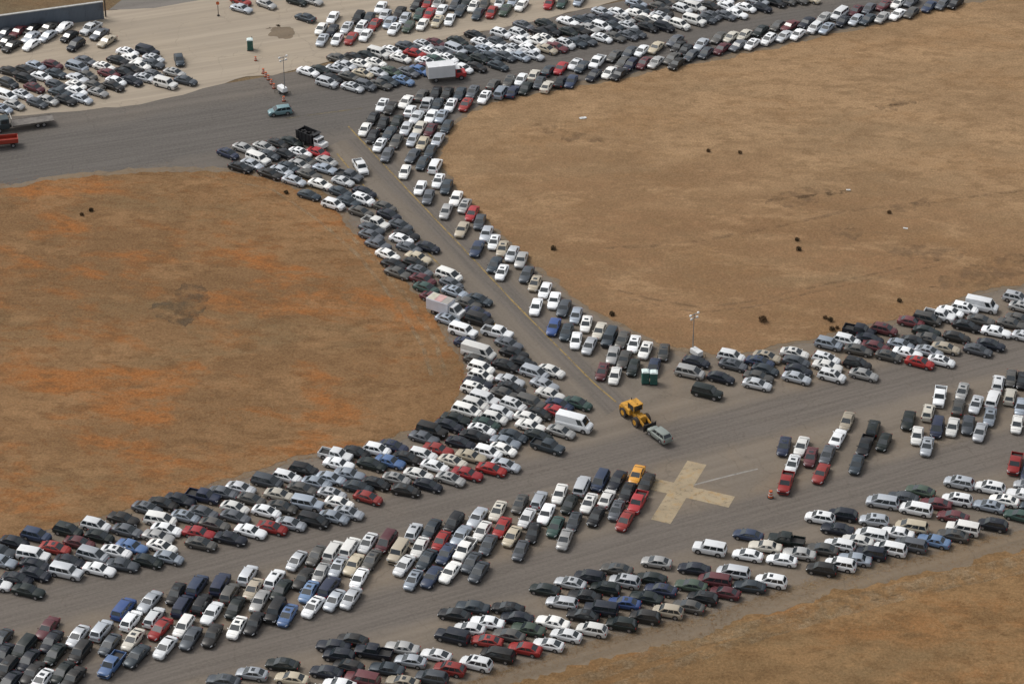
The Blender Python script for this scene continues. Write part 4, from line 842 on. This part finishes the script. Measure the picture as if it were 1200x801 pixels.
# portable toilets
m_pt = plain("toilet_green", (.025, .12, .10), .5); m_ptr = plain("toilet_roof", (.62, .72, .70), .5); m_ptd = plain("toilet_door", (.02, .095, .08), .5)
def toilet(px, py, lab, rz, grp=None):
    p = G(px, py, 1.1); t = empty("portable_toilet", (p.x, p.y, .03), rz); tag(t, lab, "portable toilet", grp)
    q = MB(); q.box(-.56, .56, -.56, .56, .12, 2.1, 0, .04); q.obj("cabin", [m_pt], t)
    q = MB(); q.box(-.60, .60, -.60, .60, 0, .12); q.obj("skid_base", [m_steel], t)
    q = MB(); b = [(-.60, -.60), (.60, -.60), (.60, .60), (-.60, .60)]; q.add([(x, y, 2.102) for x, y in b] + [(x, y, 2.18) for x, y in b] + [(x * .6, y * .8, 2.34) for x, y in b], [(3, 2, 1, 0), (8, 9, 10, 11)] + [(k + i, k + (i + 1) % 4, k + 4 + (i + 1) % 4, k + 4 + i) for k in (0, 4) for i in range(4)]); q.obj("roof", [m_ptr], t)
    q = MB(); q.box(-.42, .42, -.585, -.565, .18, 1.95); d = q.obj("door", [m_ptd], t)
    q = MB(); q.box(.28, .36, -.61, -.588, 1.0, 1.12); q.obj("handle", [M_RIM], d); q = MB(); q.cyl((.4, .42, 2.19), (.4, .42, 2.62), .05, n=8); q.obj("vent_pipe", [m_steel], t)
toilet(756.3, 441.5, "left one of two green portable toilets standing side by side near the loader", .05, "portable toilets near the loader")
toilet(766.2, 442.5, "right one of two green portable toilets standing side by side near the loader", -.03, "portable toilets near the loader")
toilet(293, 52.5, "green portable toilet standing alone on the sandy lot", .1)
# light towers
m_lamp = plain("lamp_head", (.72, .72, .70), .3); m_galv = plain("galvanised_mast", (.28, .28, .28), .5, .4)
def light_tower(px, py, topy, lab, rz):
    p = G(px, py); t = empty("light_tower", (p.x, p.y, .02), rz); tag(t, lab, "light tower", "portable light towers")
    q = MB(); q.box(-1.0, 1.0, -.55, .55, .5, 1.35, 0, .06); q.obj("generator_box", [WHT], t)
    q = MB(); q.box(-1.3, 1.15, -.5, .5, .38, .48); q.cyl((1.1, 0, .42), (2.0, 0, .42), .05, n=8); [q.cyl((x, s * .5, .42), (x, s * 1.15, .42), .035, n=6) for x in (-1.0, .9) for s in (-1, 1)]; [q.cyl((x, s * 1.12, 0), (x, s * 1.12, .5), .035, n=6) for x in (-1.0, .9) for s in (-1, 1)]; q.obj("trailer_frame", [m_steel], t)
    for s in (-1, 1): wheel(t, 0, s * .78, .32, .18, s)
    H = next(h for h in [x * .1 for x in range(30, 160)] if P((p.x, p.y, h))[1] < topy)
    q = MB(); q.cyl((-.9, 0, .5), (-.9, 0, H * .5), .09, n=8); q.cyl((-.9, 0, H * .5), (-.9, 0, H), .06, n=8); q.obj("mast", [m_galv], t)
    q = MB(); q.box(-.95, -.85, -.9, .9, H - .1, H); q.box(-.95, -.85, -.7, .7, H - .75, H - .67); bar = q.obj("crossbar", [m_galv], t)
    for y, z in ((-.8, H), (.8, H), (-.6, H - .7), (.6, H - .7)): q = MB(); q.box(-.98, -.70, y - .2, y + .2, z - .16, z + .16, 0, .05); q.obj("floodlight", [m_lamp], t)
light_tower(331, 109, 65, "portable light tower with a tall mast on a white trailer beside the teal wagon", 2.2)
light_tower(816, 418, 371, "portable light tower with a tall mast at the edge of the big tan field", -.9)
# traffic cones and drums
m_or = plain("cone_orange", (.55, .11, .03), .6); m_cw = plain("cone_white", (.6, .6, .58), .6)
def cone(px, py, lab, s=1.0, grp=None):
    p = G(px, py, .4); t = empty("traffic_barrel", (p.x, p.y, .02)); t.scale = (s, s, s); tag(t, lab, "traffic barrel", grp)
    q = MB(); q.cyl((0, 0, 0), (0, 0, .08), .42, n=12); q.obj("base", [M_TYRE], t)
    q = MB()
    for i, (z0, z1) in enumerate(((.08, .32), (.32, .48), (.48, .70), (.70, .86), (.86, 1.05))): r0 = .32 - .1 * z0; r1 = .32 - .1 * z1; q.cyl((0, 0, z0), (0, 0, z1), r0, r1, n=12, m=i % 2)
    q.obj("barrel", [m_or, m_cw], t)
cone(903, 580, "orange traffic barrel standing on the tarmac below the red pickup", 1.15)
br = [(308.5, 84), (311.5, 88), (314.5, 91.5), (318, 96.5), (321, 101.5)]
for i, (x, y) in enumerate(br): cone(x, y, "orange traffic barrel in the short line leading to the upper runway" if False else ["first", "second", "middle", "fourth", "last"][i] + " orange barrel of the line running onto the upper runway, counted from the sand", .95, "orange barrels at the lot entrance")
cone(332.5, 116.5, "orange traffic barrel between the light tower and the teal wagon", .95)
cone(299.5, 69, "dark orange barrel on the sand below the lone portable toilet", .8)
# wall top left
w0, w1 = G(-30, 43), G(122, 22); dv = w1 - w0; Lw = dv.length; wa = empty("perimeter_wall", (w0.x, w0.y, 0), math.atan2(dv.y, dv.x)); tag(wa, "long blue grey panel wall with a pale cap behind the sandy lot", "wall")
m_wall, nt, bs = new_mat("blue_grey_panels"); tc = N(nt, "ShaderNodeTexCoord").outputs["Object"]; wv = N(nt, "ShaderNodeTexWave"); wv.inputs["Scale"].default_value = 1.2; nt.links.new(tc, wv.inputs["Vector"]); nn = nz(nt, mapped(nt, tc, 0, (.25, 1, .4)), 1.0, 6, .65)
c = mixc(nt, wv.outputs["Fac"], (.10, .125, .155), (.14, .165, .20)); c = mixc(nt, mth(nt, 'MULTIPLY', ramp(nt, nn, .5, .72), .6), c, (.07, .07, .08)); nt.links.new(c, bs.inputs["Base Color"]); bs.inputs["Roughness"].default_value = .6
q = MB(); q.box(0, Lw, -.15, .15, 0, 3.6); q.obj("panel", [m_wall], wa)
q = MB(); q.box(-.05, Lw + .05, -.28, .28, 3.6, 3.78); q.obj("cap", [plain("pale_cap", (.42, .42, .40), .7)], wa)
for i in range(9): q = MB(); x = .3 + i * (Lw - .6) / 8; q.box(x - .12, x + .12, -.24, -.152, 0, 3.58); q.obj("post", [m_wall], wa)
# utility pole and bare tree at the wall's end
p = G(124, 20); up = empty("utility_pole", (p.x, p.y, 0)); tag(up, "dark wooden utility pole at the right end of the grey wall", "pole"); m_wood = plain("weathered_wood", (.09, .07, .055), .9)
q = MB(); q.cyl((0, 0, 0), (0, 0, 8), .16, .11, n=8); q.obj("post", [m_wood], up); q = MB(); q.box(-1.0, 1.0, -.06, .06, 7.1, 7.25); q.obj("crossarm", [m_wood], up)
p = G(256, 19); up = empty("warning_post", (p.x, p.y, 0)); tag(up, "thin orange-topped post standing on the sand at the top of the lot", "post"); q = MB(); q.cyl((0, 0, 0), (0, 0, 3.2), .07, n=8); q.obj("post", [m_wood], up); q = MB(); q.box(-.3, .3, -.09, -.07, 2.5, 3.1); q.obj("panel", [m_or], up); q = MB(); q.cyl((0, 0, 0), (0, 0, .3), .3, .2, n=10); q.obj("base", [m_steel], up)
# shrubs
m_leaf = [plain("shrub_dark", (.06, .042, .024), .9, 0, .3, 2, .1), plain("shrub_brown", (.105, .064, .034), .9, 0, .3, 2, .1)]; m_stem = plain("shrub_stem", (.05, .035, .025), .9)
def shrub(px, py, s, lab, tone=0):
    s *= .74
    p = G(px, py); t = empty("shrub", (p.x, p.y, .04)); tag(t, lab, "shrub", "dark shrubs in the fields")
    q = MB()
    for i in range(7): a = rng.uniform(0, 6.28); q.cyl((0, 0, 0), (math.cos(a) * s * .5, math.sin(a) * s * .5, s * rng.uniform(.5, .9)), .035, .015, n=5)
    q.obj("stems", [m_stem], t); q = MB()
    for i in range(170):
        a = rng.uniform(0, 6.28); r = s * .62 * rng.random() ** .5; z = s * rng.uniform(.12, 1.0) * (1 - .45 * (r / s)); c = Vector((math.cos(a) * r, math.sin(a) * r, z)); u = Vector((rng.gauss(0, 1), rng.gauss(0, 1), rng.gauss(0, 1))).normalized() * s * .14; w = u.orthogonal().normalized() * s * .09
        q.add([c - u, c + w, c + u, c - w], [(0, 1, 2, 3)], 0)
    q.obj("leaves", [m_leaf[tone]], t)
for a in ((107, 247.5, .9, "right-hand dark shrub of the pair near the top of the left field"), (96, 252.5, .8, "left-hand small brown shrub of the pair near the top of the left field", 1), (335.5, 227, .9, "dark shrub alone near the upper right edge of the left field"), (648.5, 292.5, 1.0, "dark shrub at the left edge of the tan field, right of the taxiway cars"),
          (717, 369.5, 1.0, "dark shrub at the lower left edge of the tan field, above parked cars"), (936, 293.5, 1.0, "lower dark shrub of the pair in the middle of the tan field"), (934, 282, .85, "upper dark shrub of the pair in the middle of the tan field"), (894, 376.5, 1.4, "widest brown shrub, low in the tan field right of the light tower", 1),
          (967, 373.5, .8, "small brown shrub in the cluster of four above the white SUVs", 1), (973, 376.5, 1.0, "larger dark shrub in the cluster of four above the white SUVs"), (975, 387, 1.0, "lowest dark shrub in the cluster of four above the white SUVs"), (981, 385, .7, "rightmost shrub in the cluster of four above the white SUVs", 1),
          (1054, 353.5, .9, "dark shrub alone at the lower right of the tan field"), (1042, 250, .8, "small dark shrub in the right part of the tan field, on the brown band", 1), (830, 178, .8, "small brown shrub in the upper tan field, left of two others", 1), (867, 180, .8, "small brown shrub in the upper tan field, right of two others", 1)): shrub(*a)

m_bag = plain("white_plastic", (.6, .6, .58), .5)
for (px, py, s_, lab) in ((683, 139, .9, "torn white plastic sheet lying in the upper left of the tan field"), (994, 223, .5, "white scrap on the dark band near the middle right of the tan field"), (1061, 268, .55, "white scrap in the right part of the tan field, below the dark band")):
    p = G(px, py); q = MB(); n_ = 7
    for i in range(n_):
        for j in range(n_): q.v.append(Vector(((i / 6 - .5) * s_ * 2.4, (j / 6 - .5) * s_ * 1.2, .03 + s_ * .16 * (1 + noise.noise((i * .7, j * .7, px))))))
    for i in range(n_ - 1):
        for j in range(n_ - 1): q.f.append((i * n_ + j, (i + 1) * n_ + j, (i + 1) * n_ + j + 1, i * n_ + j + 1)); q.m.append(0)
    o = q.obj("plastic_scrap", [m_bag]); o.scale = (.62, .7, .8); o.location = (p.x, p.y, .04); o.rotation_euler = (0, 0, rng.uniform(-.4, .4)); tag(o, lab, "debris")
# ------------------------------------------------------------------ light
SUN_EL, SUN_AZ = 52.0, -62.0      # azimuth from +Y clockwise: the light comes from the left, slightly beyond
wd = bpy.data.worlds.new("World"); sc.world = wd; wd.use_nodes = True; nt = wd.node_tree; bg = nt.nodes["Background"]
sky = nt.nodes.new("ShaderNodeTexSky"); sky.sky_type = 'NISHITA'; sky.sun_disc = False; sky.sun_elevation = R(SUN_EL); sky.sun_rotation = R(SUN_AZ); sky.air_density = 1.0; sky.dust_density = 4.0; sky.ozone_density = 1.0
hs = nt.nodes.new("ShaderNodeHueSaturation"); hs.inputs["Saturation"].default_value = .26; nt.links.new(sky.outputs[0], hs.inputs["Color"]); nt.links.new(hs.outputs[0], bg.inputs["Color"]); bg.inputs["Strength"].default_value = .14
sl = bpy.data.lights.new("sun", 'SUN'); sl.energy = 1.15; sl.angle = R(20); sl.color = (1, .95, .88); so = bpy.data.objects.new("sun", sl); COL.objects.link(so)
d = Vector((math.sin(R(SUN_AZ)) * math.cos(R(SUN_EL)), math.cos(R(SUN_AZ)) * math.cos(R(SUN_EL)), math.sin(R(SUN_EL)))); so.rotation_euler = d.to_track_quat('Z', 'Y').to_euler(); so.location = (0, 0, 300)
sc.view_settings.view_transform = 'Standard'; sc.view_settings.look = 'None'; sc.view_settings.gamma = 1.0; sc.view_settings.exposure = EXPOSURE; sc.view_settings.use_curve_mapping = False
